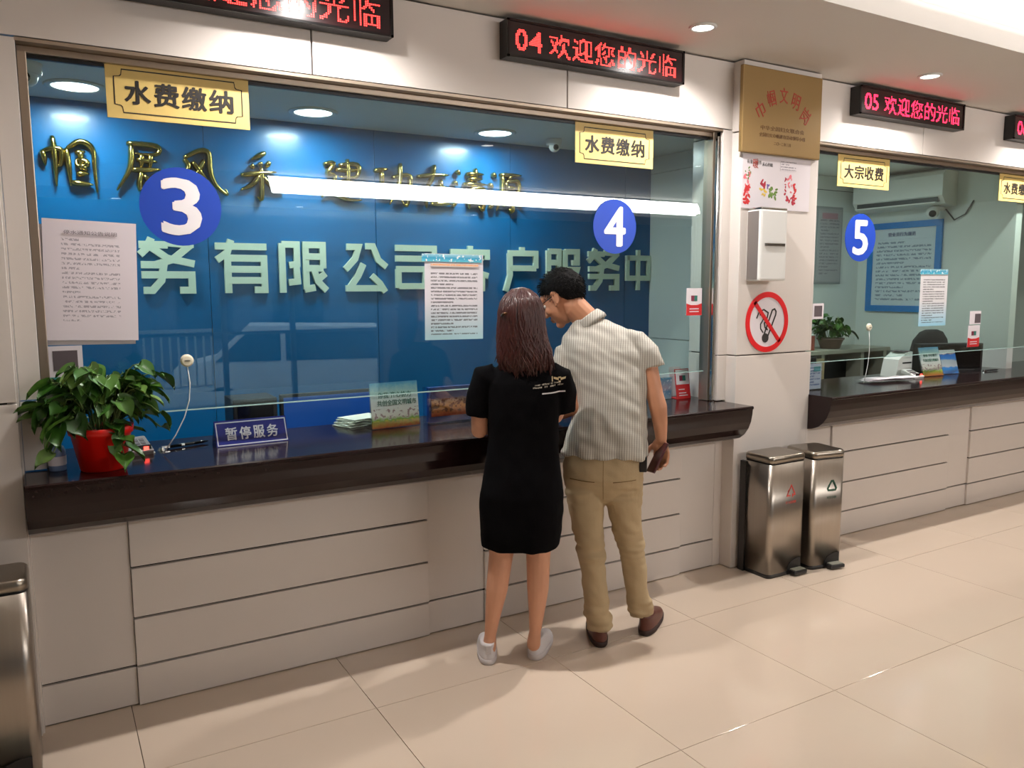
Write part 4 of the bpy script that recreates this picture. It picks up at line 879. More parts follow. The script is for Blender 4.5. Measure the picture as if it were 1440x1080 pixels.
for a, b in ((-1.09, -0.42), (0.18, 0.64), (0.68, 0.94)): box('bay_shade_sheet', a, b, 0.0, 0.01, 0.05, 0.95, BLACKP, t)  # black sheets standing in for the shade inside the open bays
box('filler_panel', 0.14-0.22, 0.16, -0.155, -0.142, 0.0, 1.0, mat('beige_board', S(170, 156, 120), 0.5), t)
pothos((5.52, 1.24, 1.06), 'far potted plant with small leaves on the office cabinet', 26, 9, mat('brown_pot', S(120, 96, 84), 0.5), 0.11, 0.09, 0.26, 0.08, 1.05, yclip=0.12)
t = thing('red_tin', 'small orange-red tin on the cabinet beside the far plant', 'tin', (5.22, 1.20, 1.06)); bm = bmesh.new(); cyl(bm, (0, 0, 0), (0, 0, 1), 0.035, 0.12, 20); fin('body', bm, mat('rust_red', S(170, 84, 66), 0.4), t, smooth=False); bm = bmesh.new(); cyl(bm, (0, 0, 0.12), (0, 0, 1), 0.036, 0.012, 20); fin('lid', bm, WHITEP, t)
# chair
t = thing('office_chair', 'black office chair with a rounded back behind the counter brochures', 'chair', (5.85, 0.76, 0), PI-0.15)
bm = bmesh.new(); loft(bm, [(0, 0.2, 0.72, 0.18, 0.03), (0, 0.2, 0.80, 0.21, 0.035), (0, 0.21, 1.05, 0.21, 0.035), (0, 0.215, 1.16, 0.18, 0.033), (0, 0.22, 1.22, 0.12, 0.03), (0, 0.22, 1.24, 0.06, 0.02)], p=2.4); fin('backrest', bm, mat('black_mesh', S(16, 15, 20), 0.7, bump=0.5, bscale=300), t, smooth=True)
bm = bmesh.new(); bx(bm, -0.22, 0.22, -0.22, 0.2, 0.44, 0.51, 0.03); fin('seat', bm, BLACKP, t); bm = bmesh.new(); cyl(bm, (0, 0, 0.1), (0, 0, 1), 0.03, 0.35, 16); fin('gas_column', bm, BLACKP, t); bm = bmesh.new(); bx(bm, -0.03, 0.03, 0.1, 0.25, 0.46, 0.8, 0.005); fin('back_post', bm, BLACKP, t)
for k in range(5):
    a = 2*PI*k/5; bm = bmesh.new(); tube(bm, [(0, 0, 0.1), (math.cos(a)*0.28, math.sin(a)*0.28, 0.07)], [0.025, 0.015], 8); fin('base_arm', bm, BLACKP, t); bm = bmesh.new(); cyl(bm, (math.cos(a)*0.28-0.01, math.sin(a)*0.28, 0.028), (1, 0, 0), 0.028, 0.02, 12); fin('castor', bm, BLACKP, t)
t = thing('counter_terminal', 'large black terminal box behind the counter brochures at window five', 'terminal', (5.62, 0.26, ZK), -0.35)
box('body', -0.27, 0.25, -0.03, 0.06, 0.0, 0.205, BLACKP, t, 0.006); box('front_panel', -0.25, 0.23, -0.033, -0.029, 0.02, 0.19, BLACKG, t, 0.001); box('foot', -0.2, 0.18, -0.05, 0.08, 0.0, 0.012, BLACKP, t, 0.002)
monitor((4.42, 0.64, 0.751), 0.2, 0.46, 0.26, 'black monitor low behind the glass beside the pillar', BLACKG)
t, o = leaflet_stand((5.17, 0.10, ZK), -0.08, 0.20, 0.205, GP, 'pale green leaflets in a stand on the counter at window five', 0.28)
lettering('你我 齐心协力', (0.0, -0.0040, 0.045), 0.14, 0.022, GI, o, bold=0.012, thick=0.0006); lettering('共创全国文明城市', (0.0, -0.0040, 0.010), 0.16, 0.022, GI, o, bold=0.012, thick=0.0006)
t, o = leaflet_stand((5.41, 0.12, ZK), -0.22, 0.14, 0.175, picture('blue_leaflet', [(0, S(30, 120, 200)), (0.25, S(40, 130, 206)), (0.3, S(190, 200, 210)), (0.55, S(170, 190, 200)), (0.62, S(36, 120, 200)), (0.8, S(30, 110, 200)), (0.84, S(226, 226, 230)), (1, S(220, 220, 226))], 0.175), 'blue leaflets leaning beside the pale green ones at window five', 0.3)
reader((4.955, 0.13, ZK), -0.05, 'white card reader with a red light on the counter at window five', WHITEP)
t = thing('ticket_printer', 'white slope-topped receipt printer behind the red-lit reader', 'printer', (4.99, 0.27, ZK), 0.0); bm = bmesh.new(); prism(bm, [(-0.09, 0), (0.09, 0), (0.09, 0.17), (0.02, 0.165), (-0.06, 0.12)], -0.06, 0.06); fin('body', bm, WHITEP, t); box('slot', -0.02, 0.08, -0.0615, -0.06, 0.09, 0.10, BLACKP, t); box('cover', -0.0, 0.088, -0.05, 0.05, 0.168, 0.176, GREYC, t, 0.002)
t = thing('paper_pile', 'crumpled white papers lying on the counter at window five', 'papers', (4.62, 0.10, ZK), -0.18)
for i in range(4):
    bm = bmesh.new(); bmesh.ops.create_grid(bm, x_segments=10, y_segments=6, size=1)
    for v in bm.verts: v.co = Vector((v.co.x*0.19+i*0.02, v.co.y*0.055, 0.006+i*0.004+0.009*(noise.noise(Vector((v.co.x*3, v.co.y*3, i)))+0.6)))
    fin('paper_sheet', bm, PAPERW, t, smooth=True)
t = thing('price_card', 'clear stand with a blue and white card at the left end of counter five', 'stand', (3.845, 0.04, ZK), 0.0); cbox('card', (0, 0, 0.085), (0.12, 0.003, 0.155), printed('price_text', S(206, 216, 226), S(60, 90, 150), 9, 14, w=0.12, h=0.155, dens=0.42), t); cbox('heading', (0.02, -0.003, 0.13), (0.06, 0.001, 0.03), DKTEAL, t); bm = bmesh.new(); bx(bm, -0.065, 0.065, -0.006, -0.004, 0, 0.17); bx(bm, -0.065, 0.065, -0.006, 0.07, 0, 0.003); fin('holder', bm, ACRYL, t)
t = thing('blue_folder', 'upright pale blue folder standing close to the pillar at counter five', 'folder', (3.800, 0.13, ZK)); box('cover', -0.045, 0.045, -0.006, 0.006, 0, 0.30, mat('sky_plastic', S(120, 170, 220), 0.35), t, 0.002); box('spine', -0.05, -0.043, -0.012, 0.012, 0, 0.30, mat('sky_plastic', S(120, 170, 220), 0.35), t, 0.002)
t = thing('counter_pen', 'black pen on the counter at the far right of window five', 'pen', (5.85, 0.08, ZK), -0.1); bm = bmesh.new(); tube(bm, [(-0.07, 0, 0.008), (0.06, 0, 0.008), (0.08, 0, 0.008)], [0.006, 0.006, 0.002], 8); fin('barrel', bm, BLACKG, t, smooth=True); bm = bmesh.new(); cyl(bm, (-0.075, 0, 0), (0, 0, 1), 0.016, 0.014, 14, 0.009); fin('swivel_base', bm, BLACKG, t)

# ================================================================== STREET BEYOND THE ENTRANCE (seen only in the glass)
st = struct(box('street_pavement', -12, 20, -10.6, -7.35, -0.95, -0.12, mat('asphalt', S(170, 168, 164), 0.8, var=0.1)))
st = struct(box('street_ground', -12, 20, -26, -10.6, -1.0, -0.92, mat('asphalt', S(170, 168, 164), 0.8, var=0.1)))
t = thing('street_building', 'pale street building across the road, reflected in the glass', 'building', (4, -22, -0.92)); box('facade', -14, 14, -3, 0, 0, 9, mat('facade', S(78, 88, 104), 0.7, var=0.1), t)
for i in range(9):
    for j in range(2): box('window', -12+i*2.8, -10.4+i*2.8, -0.01, 0.03, 1.0+j*3.4, 3.0+j*3.4, mat('dark_pane', S(40, 50, 66), 0.1), t)
t = thing('street_railing', 'white street railing reflected in the glass of window three', 'railing', (1.45, -9.6, -0.12)); WM = mat('white_paint', S(240, 240, 240), 0.4)
box('rail', -0.9, 0.6, -0.02, 0.02, 1.05, 1.10, WM, t); box('rail', -0.9, 0.6, -0.02, 0.02, 0.2, 0.24, WM, t)
for i in range(13): box('baluster', -0.88+i*0.12, -0.85+i*0.12, -0.012, 0.012, 0.24, 1.05, WM, t)
t = thing('parked_van', 'white parked van outside, reflected in the glass', 'car', (2.9, -13.4, -0.92), 0.25)
bm = bmesh.new(); prism(bm, [(-0.9, 0.3), (3.2, 0.3), (3.2, 1.0), (3.1, 1.75), (0.5, 1.8), (-0.2, 1.15), (-0.85, 1.0)], -0.85, 0.85); fin('body', bm, WM, t)
bm = bmesh.new(); prism(bm, [(-0.1, 1.12), (0.5, 1.68), (1.1, 1.68), (1.1, 1.12)], 0.84, 0.87); prism(bm, [(1.2, 1.12), (1.2, 1.68), (3.0, 1.66), (3.1, 1.12)], 0.84, 0.87); fin('side_window', bm, MATS['dark_pane'], t)
for x in (0.0, 2.5): bm = bmesh.new(); cyl(bm, (x, 0.7, 0.32), (0, 1, 0), 0.32, 0.18, 24); fin('wheel', bm, BLACKP, t)

# ================================================================== PEOPLE
SKIN = mat('skin', S(204, 150, 120), 0.48, var=0.06, vscale=14); SKINM = mat('skin_tan', S(194, 138, 106), 0.48, var=0.06, vscale=14)
HAIRR = mat('auburn_hair', S(60, 22, 17), 0.42, var=0.5, vscale=60, stretch=(1, 1, 0.12)); HAIRB = mat('black_hair', S(9, 8, 8), 0.7, var=0.3, vscale=120, spec=0.15, bump=0.8, bscale=350)
DRESS = mat('black_cotton', S(9, 8, 10), 0.95, bump=0.3, bscale=220, spec=0.08); SHOEW = mat('white_leather', S(232, 228, 230), 0.45); SOLEW = mat('white_rubber', S(214, 208, 208), 0.6)
KHAKI = mat('khaki_cotton', S(176, 156, 122), 0.85, var=0.06, vscale=10, bump=0.25, bscale=260); BROWNL = mat('brown_leather', S(88, 44, 34), 0.38, var=0.15, vscale=20); DKSOLE = mat('dark_sole', S(44, 24, 18), 0.7)
def shirt_mat():
    k = NT('striped_shirt'); tc = k.node('ShaderNodeTexCoord'); sp = k.node('ShaderNodeSeparateXYZ'); k.L(tc.outputs['Object'], sp.inputs[0])
    nz = k.node('ShaderNodeTexNoise', i_Scale=9.0, i_Detail=1.0); k.L(tc.outputs['Object'], nz.inputs['Vector'])
    x = k.math('ADD', sp.outputs['X'], k.math('MULTIPLY', nz.outputs[0], 0.012))
    a = k.math('SINE', k.math('MULTIPLY', x, 2*PI/0.0105)); b = k.math('SINE', k.math('MULTIPLY', sp.outputs['Z'], 2*PI/0.008))
    v = k.math('ADD', k.math('MULTIPLY', a, 0.40), k.math('ADD', 0.5, k.math('MULTIPLY', b, 0.07)), clamp=True)
    k.L(k.mix(v, S(146, 142, 134), S(206, 202, 190)), k.b.inputs['Base Color']); k.b.inputs['Roughness'].default_value = 0.85
    return k.m
SHIRT = shirt_mat()
def at(D, s_, z, d): q = (D+d)/D; return (s_*q, d, 1.58-(1.58-z)*q)

def head(bm, M):
    """a head in its own frame (x right, y face, z up), placed by M: skull, jaw, brow, nose, lips, chin, ears"""
    R_ = M.to_3x3()
    def e(c, r_, tilt=None): sphere(bm, M @ Vector(c), r_, (R_ @ tilt if tilt else R_), 3)
    e((0, -0.018, 0.030), (0.074, 0.092, 0.086)); e((0, 0.022, -0.020), (0.062, 0.066, 0.088)); e((0, 0.030, -0.062), (0.046, 0.046, 0.044)); e((0, 0.060, -0.094), (0.024, 0.020, 0.018))
    e((0, 0.062, 0.036), (0.052, 0.026, 0.030)); e((0.028, 0.078, 0.016), (0.022, 0.012, 0.008)); e((-0.028, 0.078, 0.016), (0.022, 0.012, 0.008))
    e((0.038, 0.060, -0.026), (0.022, 0.022, 0.024)); e((-0.038, 0.060, -0.026), (0.022, 0.022, 0.024))
    for i in range(5): t = i/4; e((0, 0.086+0.016*t, 0.010-0.040*t), (0.007+0.005*t, 0.010+0.004*t, 0.010))
    e((0.010, 0.090, -0.032), (0.008, 0.009, 0.007)); e((-0.010, 0.090, -0.032), (0.008, 0.009, 0.007))
    e((0, 0.084, -0.058), (0.021, 0.010, 0.0055)); e((0, 0.082, -0.069), (0.017, 0.010, 0.0065))
    for s_ in (-1, 1):
        e((s_*0.076, -0.008, 0.000), (0.010, 0.018, 0.030), Matrix.Rotation(0.25*s_, 3, 'Z')); e((s_*0.073, 0.004, -0.026), (0.008, 0.008, 0.010))
        for i in range(9): a = -0.6+3.6*i/8; e((s_*0.084, -0.010-math.sin(a)*0.017, 0.002+math.cos(a)*0.027), 0.0055)
def hand(bm, wrist, d, pn, side, curl, size=1.0, th=0.5):
    """palm + four unequal fingers bent by curl (radians per knuckle) towards the palm normal pn + a thumb leaving the side of the palm"""
    d = Vector(d).normalized(); pn = Vector(pn); pn = (pn-d*pn.dot(d)).normalized(); sd = d.cross(pn); sd = sd if sd.dot(Vector(side)) > 0 else -sd
    w = Vector(wrist); k = size
    R_ = Matrix((sd, pn, d)).transposed()
    sphere(bm, w+d*0.045*k, (0.036*k, 0.0135*k, 0.050*k), R_, 3); sphere(bm, w+d*0.068*k, (0.040*k, 0.0125*k, 0.026*k), R_, 3); sphere(bm, w+d*0.03*k+sd*0.022*k+pn*0.006*k, (0.017*k, 0.014*k, 0.030*k), R_, 2)
    for off, ln, cu in ((0.030, 0.070, curl*0.9), (0.010, 0.080, curl), (-0.011, 0.075, curl*1.05), (-0.030, 0.058, curl*1.15)):
        p = w+d*(0.078-abs(off-0.01)*0.15)*k+sd*off*k; a = cu*0.5; P = [p-d*0.02*k]; P.append(p)
        for seg in (0.45, 0.31, 0.24):
            v = d*math.cos(a)+pn*math.sin(a)+sd*off*0.6; p = p+v*ln*seg*k; P.append(p); a += cu
        limb(bm, P, [0.0092*k, 0.0092*k, 0.0084*k, 0.0078*k, 0.0066*k], 10)
    p = w+d*0.022*k+sd*0.024*k+pn*0.004*k; P = [p]; dirs = [(d*0.62+sd*0.78+pn*th*0.5), (d*0.85+sd*0.35+pn*th), (d*0.9-sd*0.05+pn*th*1.2)]
    for v, l in zip(dirs, (0.036, 0.032, 0.026)): p = p+v.normalized()*l*k; P.append(p)
    limb(bm, P, [0.0125*k, 0.0105*k, 0.0095*k, 0.0078*k], 10)
def shoe(parent, loc, rz, mt, sole_mt, ln=0.245, heel=0.0, lace=True):
    bm = bmesh.new(); L_ = ln/2
    loft(bm, [(0, L_, 0.018, 0.040, L_*0.99), (0, L_*0.99, 0.036, 0.041, L_*0.98), (0, L_*0.93, 0.052, 0.038, L_*0.88), (0, L_*0.72, 0.066, 0.035, L_*0.66), (0, L_*0.50, 0.082, 0.033, L_*0.46), (0, L_*0.40, 0.094+heel, 0.031, L_*0.36), (0, L_*0.38, 0.092+heel, 0.026, L_*0.30)], n=28, p=2.5)
    u_ = fin('shoe', bm, mt, parent, loc, (0, 0, rz), smooth=True)
    bm = bmesh.new(); loft(bm, [(0, L_, 0.0, 0.040, L_*0.97), (0, L_, 0.005, 0.0425, L_*1.0), (0, L_, 0.024, 0.0435, L_*1.01), (0, L_, 0.026, 0.040, L_*0.98)], n=28, p=2.6); fin('sole', bm, sole_mt, u_, smooth=True)
    if lace:
        bm = bmesh.new()
        for i in range(4): y = L_*0.85+i*0.016; tube(bm, [(-0.02, y, 0.066-i*0.006), (0, y+0.002, 0.073-i*0.006), (0.02, y, 0.066-i*0.006)], 0.0022, 6)
        fin('laces', bm, sole_mt, u_, smooth=True); bm = bmesh.new(); bx(bm, -0.012, 0.012, -0.002, 0.004, 0.05, 0.088, 0.002); fin('heel_tab', bm, sole_mt, u_)
    return u_
def eyes(M, par, inv):
    for s_ in (-1, 1):
        bm = bmesh.new(); sphere(bm, M @ Vector((s_*0.031, 0.071, 0.004)), 0.0115, None, 2); fin('eye', bm, WHITEP, par, smooth=True)
        bm = bmesh.new(); sphere(bm, M @ Vector((s_*0.031, 0.0795, 0.004)), 0.0055, None, 2); fin('pupil', bm, BLACKG, par, smooth=True)

# ---------------- the woman
Dw = 3.232
W = thing('person', 'woman with long auburn hair in a short black dress and white sneakers', 'person', (1.42, -0.41, 0), -0.5234)
bm = bmesh.new()
Mh = Matrix.Translation((0.056, 0.035, 1.468)) @ Matrix.Rotation(0.28, 4, 'Z') @ Matrix.Rotation(-0.30, 4, 'X') @ Matrix.Scale(0.96, 4)
head(bm, Mh)
limb(bm, [(0.062, 0.0, 1.25), (0.060, 0.012, 1.33), (0.057, 0.02, 1.40)], [0.058, 0.048, 0.05])
loft(bm, [(0.055, 0.0, 0.62, 0.10, 0.08), (0.058, 0, 0.78, 0.145, 0.10), (0.063, 0, 0.95, 0.115, 0.085), (0.066, 0, 1.10, 0.13, 0.09), (0.066, 0, 1.20, 0.11, 0.065), (0.064, 0, 1.25, 0.06, 0.05)])
limb(bm, [(-0.01, -0.005, 0.70), (-0.022, 0.0, 0.56), (-0.030, 0.004, 0.47), (-0.048, -0.012, 0.33), (-0.066, 0.0, 0.21), (-0.078, 0.006, 0.12), (-0.083, 0.008, 0.06)], [0.082, 0.066, 0.051, 0.046, 0.033, 0.025, 0.030])
limb(bm, [(0.122, -0.005, 0.70), (0.124, 0.0, 0.56), (0.126, 0.006, 0.47), (0.124, -0.008, 0.33), (0.118, 0.004, 0.21), (0.112, 0.012, 0.13), (0.106, 0.018, 0.07)], [0.082, 0.066, 0.051, 0.046, 0.033, 0.025, 0.030])
limb(bm, [(-0.070, 0.0, 1.215), (-0.112, 0.012, 1.10), (-0.116, 0.015, 1.00), (-0.06, 0.13, 0.995), (-0.005, 0.225, 0.992)], [0.034, 0.040, 0.036, 0.031, 0.022])
hand(bm, (-0.005, 0.225, 0.990), (0.35, 0.9, -0.10), (0, 0, -1), (1, 0, 0), 0.30, 0.92)
limb(bm, [(0.200, 0.0, 1.215), (0.220, 0.03, 1.12), (0.200, 0.085, 1.045), (0.165, 0.17, 1.010), (0.12, 0.25, 0.995)], [0.034, 0.038, 0.034, 0.030, 0.022])
hand(bm, (0.12, 0.25, 0.992), (-0.45, 0.9, -0.10), (0, 0, -1), (-1, 0, 0), 0.30, 0.92)
body = voxel('body', bm, 0.0042, 3, SKIN, W)
eyes(Mh, body, None)
def dfold(p):
    return 0.009*noise.noise(Vector((p.x*9, p.y*9, p.z*3.5)))+0.005*noise.noise(Vector((p.x*22, p.y*22, p.z*14+5)))
bm = bmesh.new()
loft(bm, [(0.052, 0.0, 0.512, 0.164, 0.120), (0.053, 0.0, 0.56, 0.168, 0.124), (0.057, 0, 0.66, 0.171, 0.128), (0.058, -0.004, 0.74, 0.168, 0.130), (0.061, 0, 0.84, 0.155, 0.118), (0.064, 0, 0.94, 0.147, 0.106), (0.066, 0, 1.04, 0.146, 0.106), (0.067, 0, 1.13, 0.148, 0.106), (0.066, 0, 1.20, 0.150, 0.095), (0.065, 0, 1.25, 0.120, 0.075), (0.064, 0.003, 1.285, 0.075, 0.06), (0.063, 0.005, 1.305, 0.058, 0.053)], n=40, p=2.3)
tube(bm, [(-0.05, 0.0, 1.235), (-0.088, 0.002, 1.225), (-0.112, 0.008, 1.15), (-0.120, 0.012, 1.062)], [0.045, 0.056, 0.056, 0.055], 20); sphere(bm, (-0.065, 0, 1.215), (0.058, 0.056, 0.046))
tube(bm, [(0.18, 0.0, 1.235), (0.213, 0.004, 1.225), (0.228, 0.018, 1.15), (0.226, 0.036, 1.075)], [0.045, 0.056, 0.056, 0.055], 20); sphere(bm, (0.193, 0, 1.215), (0.058, 0.056, 0.046))
dress = voxel('dress', bm, 0.005, 4, DRESS, W, dfold)
# print on the right shoulder blade, laid onto the cloth
bv = BVHTree.FromPolygons([v.co for v in dress.data.vertices], [tuple(p.vertices) for p in dress.data.polygons])
def on_cloth(bmx, quads, off=0.0015):
    for q in quads:
        vs = []
        for x, z in q:
            h = bv.ray_cast(Vector((x, -0.6, z)), Vector((0, 1, 0)))[0]; vs.append(bmx.verts.new((x, (h.y if h else -0.1)-off, z)))
        bmx.faces.new(vs)
bm = bmesh.new(); Q = []
for i in range(20):  x = 0.138+i*0.0048; Q.append([(x, 1.1595+0.0002*i), (x+0.0048, 1.1597+0.0002*i), (x+0.0048, 1.1650+0.0002*i), (x, 1.1648+0.0002*i)])
on_cloth(bm, Q); fin('print_bar', bm, SHOEW, dress)
random.seed(11); bm = bmesh.new(); Q = []
for row, (x0, n) in enumerate(((0.102, 27), (0.110, 25))):
    for i in range(n):
        if random.random() < 0.14: continue
        x = x0+i*0.0046; z = 1.182+row*0.011+0.0004*i; h = random.uniform(0.0045, 0.0065); w = random.choice((0.0012, 0.0016, 0.0028))
        Q.append([(x, z), (x+w, z), (x+w, z+h), (x, z+h)]); Q.append([(x, z+h*0.75), (x+0.0034, z+h*0.75), (x+0.0034, z+h), (x, z+h)])
on_cloth(bm, Q); fin('small_print', bm, mat('print_cream', S(206, 196, 178), 0.6), dress)
bm = bmesh.new(); on_cloth(bm, [[(0.186, 1.218), (0.206, 1.212), (0.206, 1.222), (0.186, 1.226)], [(0.206, 1.204), (0.214, 1.204), (0.216, 1.226), (0.204, 1.226)], [(0.214, 1.212), (0.234, 1.218), (0.236, 1.226), (0.214, 1.222)], [(0.178, 1.208), (0.182, 1.208), (0.182, 1.228), (0.178, 1.228)]]); fin('print_emblem', bm, mat('print_gold', S(216, 196, 150), 0.5), dress)
# hair
bm = bmesh.new(); HR = [(0.078, -0.030, 1.252, 0.098, 0.050), (0.073, -0.026, 1.285, 0.106, 0.066), (0.067, -0.018, 1.33, 0.104, 0.078), (0.061, -0.008, 1.38, 0.096, 0.088), (0.058, 0.000, 1.43, 0.092, 0.096), (0.057, 0.004, 1.48, 0.090, 0.100), (0.057, 0.004, 1.525, 0.080, 0.090), (0.057, 0.004, 1.556, 0.060, 0.066), (0.057, 0.002, 1.576, 0.032, 0.036), (0.057, 0.0, 1.582, 0.008, 0.010)]
# open the front of the hair at the face by pulling it back
R = []
for cx, cy, cz, rx, ry in HR:
    row = []
    for i in range(36):
        t = 2*PI*i/36; fx = math.cos(t); fy = math.sin(t); face = max(0.0, fy-0.25)/0.75 if cz < 1.52 else 0
        wv = 1+0.045*math.sin(t*7+cz*26)+0.03*math.sin(t*15-cz*34)
        row.append(bm.verts.new((cx+fx*rx*wv, cy+fy*ry*wv*(1-0.62*face), cz)))
    R.append(row)
for a, b in zip(R, R[1:]):
    for i in range(36): bm.faces.new((a[i], a[(i+1) % 36], b[(i+1) % 36], b[i]))
bm.faces.new(R[0][::-1]); bm.faces.new(R[-1])
hair = fin('hair', bm, HAIRR, W, smooth=True)
random.seed(21); bm = bmesh.new()
def ring_at(z):
    for a, b in zip(HR, HR[1:]):
        if a[2] <= z <= b[2]:
            q = (z-a[2])/(b[2]-a[2]); return [a[i]*(1-q)+b[i]*q for i in range(5)]
    return list(HR[0]) if z < HR[0][2] else list(HR[-1])
for k in range(230):
    t = PI+random.uniform(-0.25, PI+0.25); zt = random.uniform(1.50, 1.578); zb = random.uniform(1.205, 1.31); ph = random.uniform(0, 6.28); P = []; am = random.uniform(0.006, 0.020)
    for i in range(11):
        q = i/10; z = zt+(zb-zt)*q; g = ring_at(z); tt = t+0.20*math.sin(ph+q*10)*q; rr = 1.015+am*4*q*math.sin(ph*2+q*12)+(0.10*(q-0.9)*10*math.sin(ph) if q > 0.9 else 0)
        P.append((g[0]+math.cos(tt)*g[3]*rr, g[1]+math.sin(tt)*g[4]*rr, z))
    tube(bm, P, [0.0025, 0.004, 0.0045, 0.005, 0.005, 0.005, 0.005, 0.005, 0.004, 0.003, 0.001], 5)
o = fin('hair_strands', bm, HAIRR, hair, smooth=True); o['kind'] = 'stuff'
bm = bmesh.new(); tube(bm, [(-0.022, -0.055, 1.470), (-0.015, -0.078, 1.478), (0.0, -0.094, 1.482)], [0.004, 0.006, 0.004], 8); fin('hair_clip', bm, mat('bronze_clip', S(90, 62, 40), 0.3, metal=0.8), hair, smooth=True)
for (x, y, rz) in ((-0.086, -0.030, 0.08), (0.104, 0.012, -0.30)): shoe(W, (x, y-0.005, 0), rz, SHOEW, SOLEW)

# ---------------- the man
Dm = 3.543
Mn = thing('person', 'man in grey striped shirt and khaki trousers, bending his head to the left', 'person', (1.99, -0.42, 0), -0.6646)
fv = Vector((-0.80, 0.34, -0.50)).normalized(); uv = (Vector((0, 0, 1))-fv*fv.z).normalized(); rv = fv.cross(uv)
HC = Vector(at(Dm, -0.258, 1.530, 0.16))
Mh2 = Matrix((rv, fv, uv)).transposed().to_4x4(); Mh2.translation = HC; Mh2 = Mh2 @ Matrix.Scale(1.04, 4)
bm = bmesh.new(); head(bm, Mh2)
nb = Mh2 @ Vector((0, -0.035, -0.055))
limb(bm, [(-0.115, 0.12, 1.36), (-0.155, 0.14, 1.435), tuple(nb)], [0.060, 0.060, 0.058])
loft(bm, [(-0.07, 0.0, 0.80, 0.13, 0.09), (-0.04, 0.02, 1.02, 0.10, 0.08), (-0.055, 0.07, 1.20, 0.12, 0.08), (-0.08, 0.10, 1.32, 0.11, 0.06), (-0.11, 0.12, 1.38, 0.06, 0.05)])
limb(bm, [(-0.14, -0.01, 0.78), (-0.146, -0.025, 0.60), (-0.120, -0.055, 0.42), (-0.095, -0.09, 0.22), (-0.07, -0.10, 0.09)], [0.07, 0.058, 0.042, 0.038, 0.03])
limb(bm, [(0.01, 0.0, 0.78), (0.025, 0.005, 0.60), (0.055, 0.018, 0.42), (0.085, 0.022, 0.22), (0.112, 0.03, 0.11)], [0.07, 0.058, 0.042, 0.038, 0.03])
WR = (0.186, 0.030, 0.905)
limb(bm, [(0.065, 0.09, 1.31), (0.125, 0.06, 1.22), (0.156, 0.03, 1.10), (0.170, 0.028, 1.05), (0.180, 0.035, 0.98), WR], [0.040, 0.044, 0.038, 0.040, 0.033, 0.0255])
hand(bm, WR, (0.04, 0.06, -1), (-0.50, -0.75, -0.1), (-0.8, 0.5, 0), 0.62, 1.06, th=0.35)
limb(bm, [(-0.235, 0.08, 1.26), (-0.222, 0.05, 1.14), (-0.200, 0.02, 1.045), (-0.262, 0.13, 1.005), (-0.315, 0.25, 0.990)], [0.040, 0.043, 0.040, 0.034, 0.026])
hand(bm, (-0.315, 0.25, 0.988), (-0.45, 0.88, -0.08), (0, 0, -1), (-1, 0, 0), 0.35, 1.05)
bodym = voxel('body', bm, 0.0042, 3, SKINM, Mn)
eyes(Mh2, bodym, None)
# hair: cap that ends at the hairline
bm = bmesh.new(); g = bmesh.ops.create_icosphere(bm, subdivisions=5, radius=1.0)
for v in g['verts']:
    p = v.co.copy(); q = Vector((p.x*0.084, p.y*0.103-0.020, p.z*0.096+0.034))
    line = 0.056 if q.y > 0.055 else (0.056-(0.055-q.y)*0.55 if q.y > -0.01 else 0.020-(-0.01-q.y)*0.95)
    if abs(q.x) > 0.05 and -0.03 < q.y < 0.03: line = max(line, 0.022)
    if q.z < line:
        k = min(1.0, (line-q.z)/0.012); q = Vector((q.x*(1-0.20*k), (q.y+0.018)*(1-0.20*k)-0.018, q.z+0.0*k))
    else: q = q*(1+0.030*noise.noise(q*110)+0.022*noise.noise(q*40)+0.012*noise.noise(q*300))
    v.co = Mh2 @ q
hm = fin('hair', bm, HAIRB, Mn, smooth=True)
random.seed(5); Hv = [(v.co.copy(), v.normal.copy()) for v in hm.data.vertices]; Mi = Mh2.inverted(); bm = bmesh.new()
for k in range(1500):
    p, nn = random.choice(Hv); q = Mi @ p
    if q.z < 0.012-(0.0 if q.y > -0.02 else (-0.02-q.y)*0.75): continue
    fl = (Mh2.to_3x3() @ Vector((random.uniform(-0.4, 0.4), 0.6 if q.z > 0.06 else 0.1, -0.5 if q.z < 0.08 else 0.1))).normalized(); L_ = random.uniform(0.008, 0.017)
    tube(bm, [p-nn*0.002, p+nn*L_*0.45+fl*L_*0.5, p+nn*L_*0.55+fl*L_*1.1], [0.0016, 0.0013, 0.0004], 4)
o = fin('hair_strands', bm, HAIRB, hm, smooth=True); o['kind'] = 'stuff'
# glasses
bm = bmesh.new()
for s_ in (-1, 1):
    P = [Mh2 @ Vector((s_*0.033+0.025*math.cos(a), 0.096-abs(s_*0.033+0.025*math.cos(a))*0.10, 0.004+0.017*math.sin(a))) for a in [2*PI*i/20 for i in range(21)]]; tube(bm, P, 0.0018, 6)
    tube(bm, [Mh2 @ Vector(q) for q in ((s_*0.058, 0.090, 0.010), (s_*0.074, 0.05, 0.012), (s_*0.081, -0.005, 0.014), (s_*0.082, -0.022, -0.002))], 0.0022, 6)
tube(bm, [Mh2 @ Vector((-0.009, 0.096, 0.008)), Mh2 @ Vector((0, 0.100, 0.010)), Mh2 @ Vector((0.009, 0.096, 0.008))], 0.0016, 6)
fin('glasses', bm, BLACKG, Mn, smooth=True)
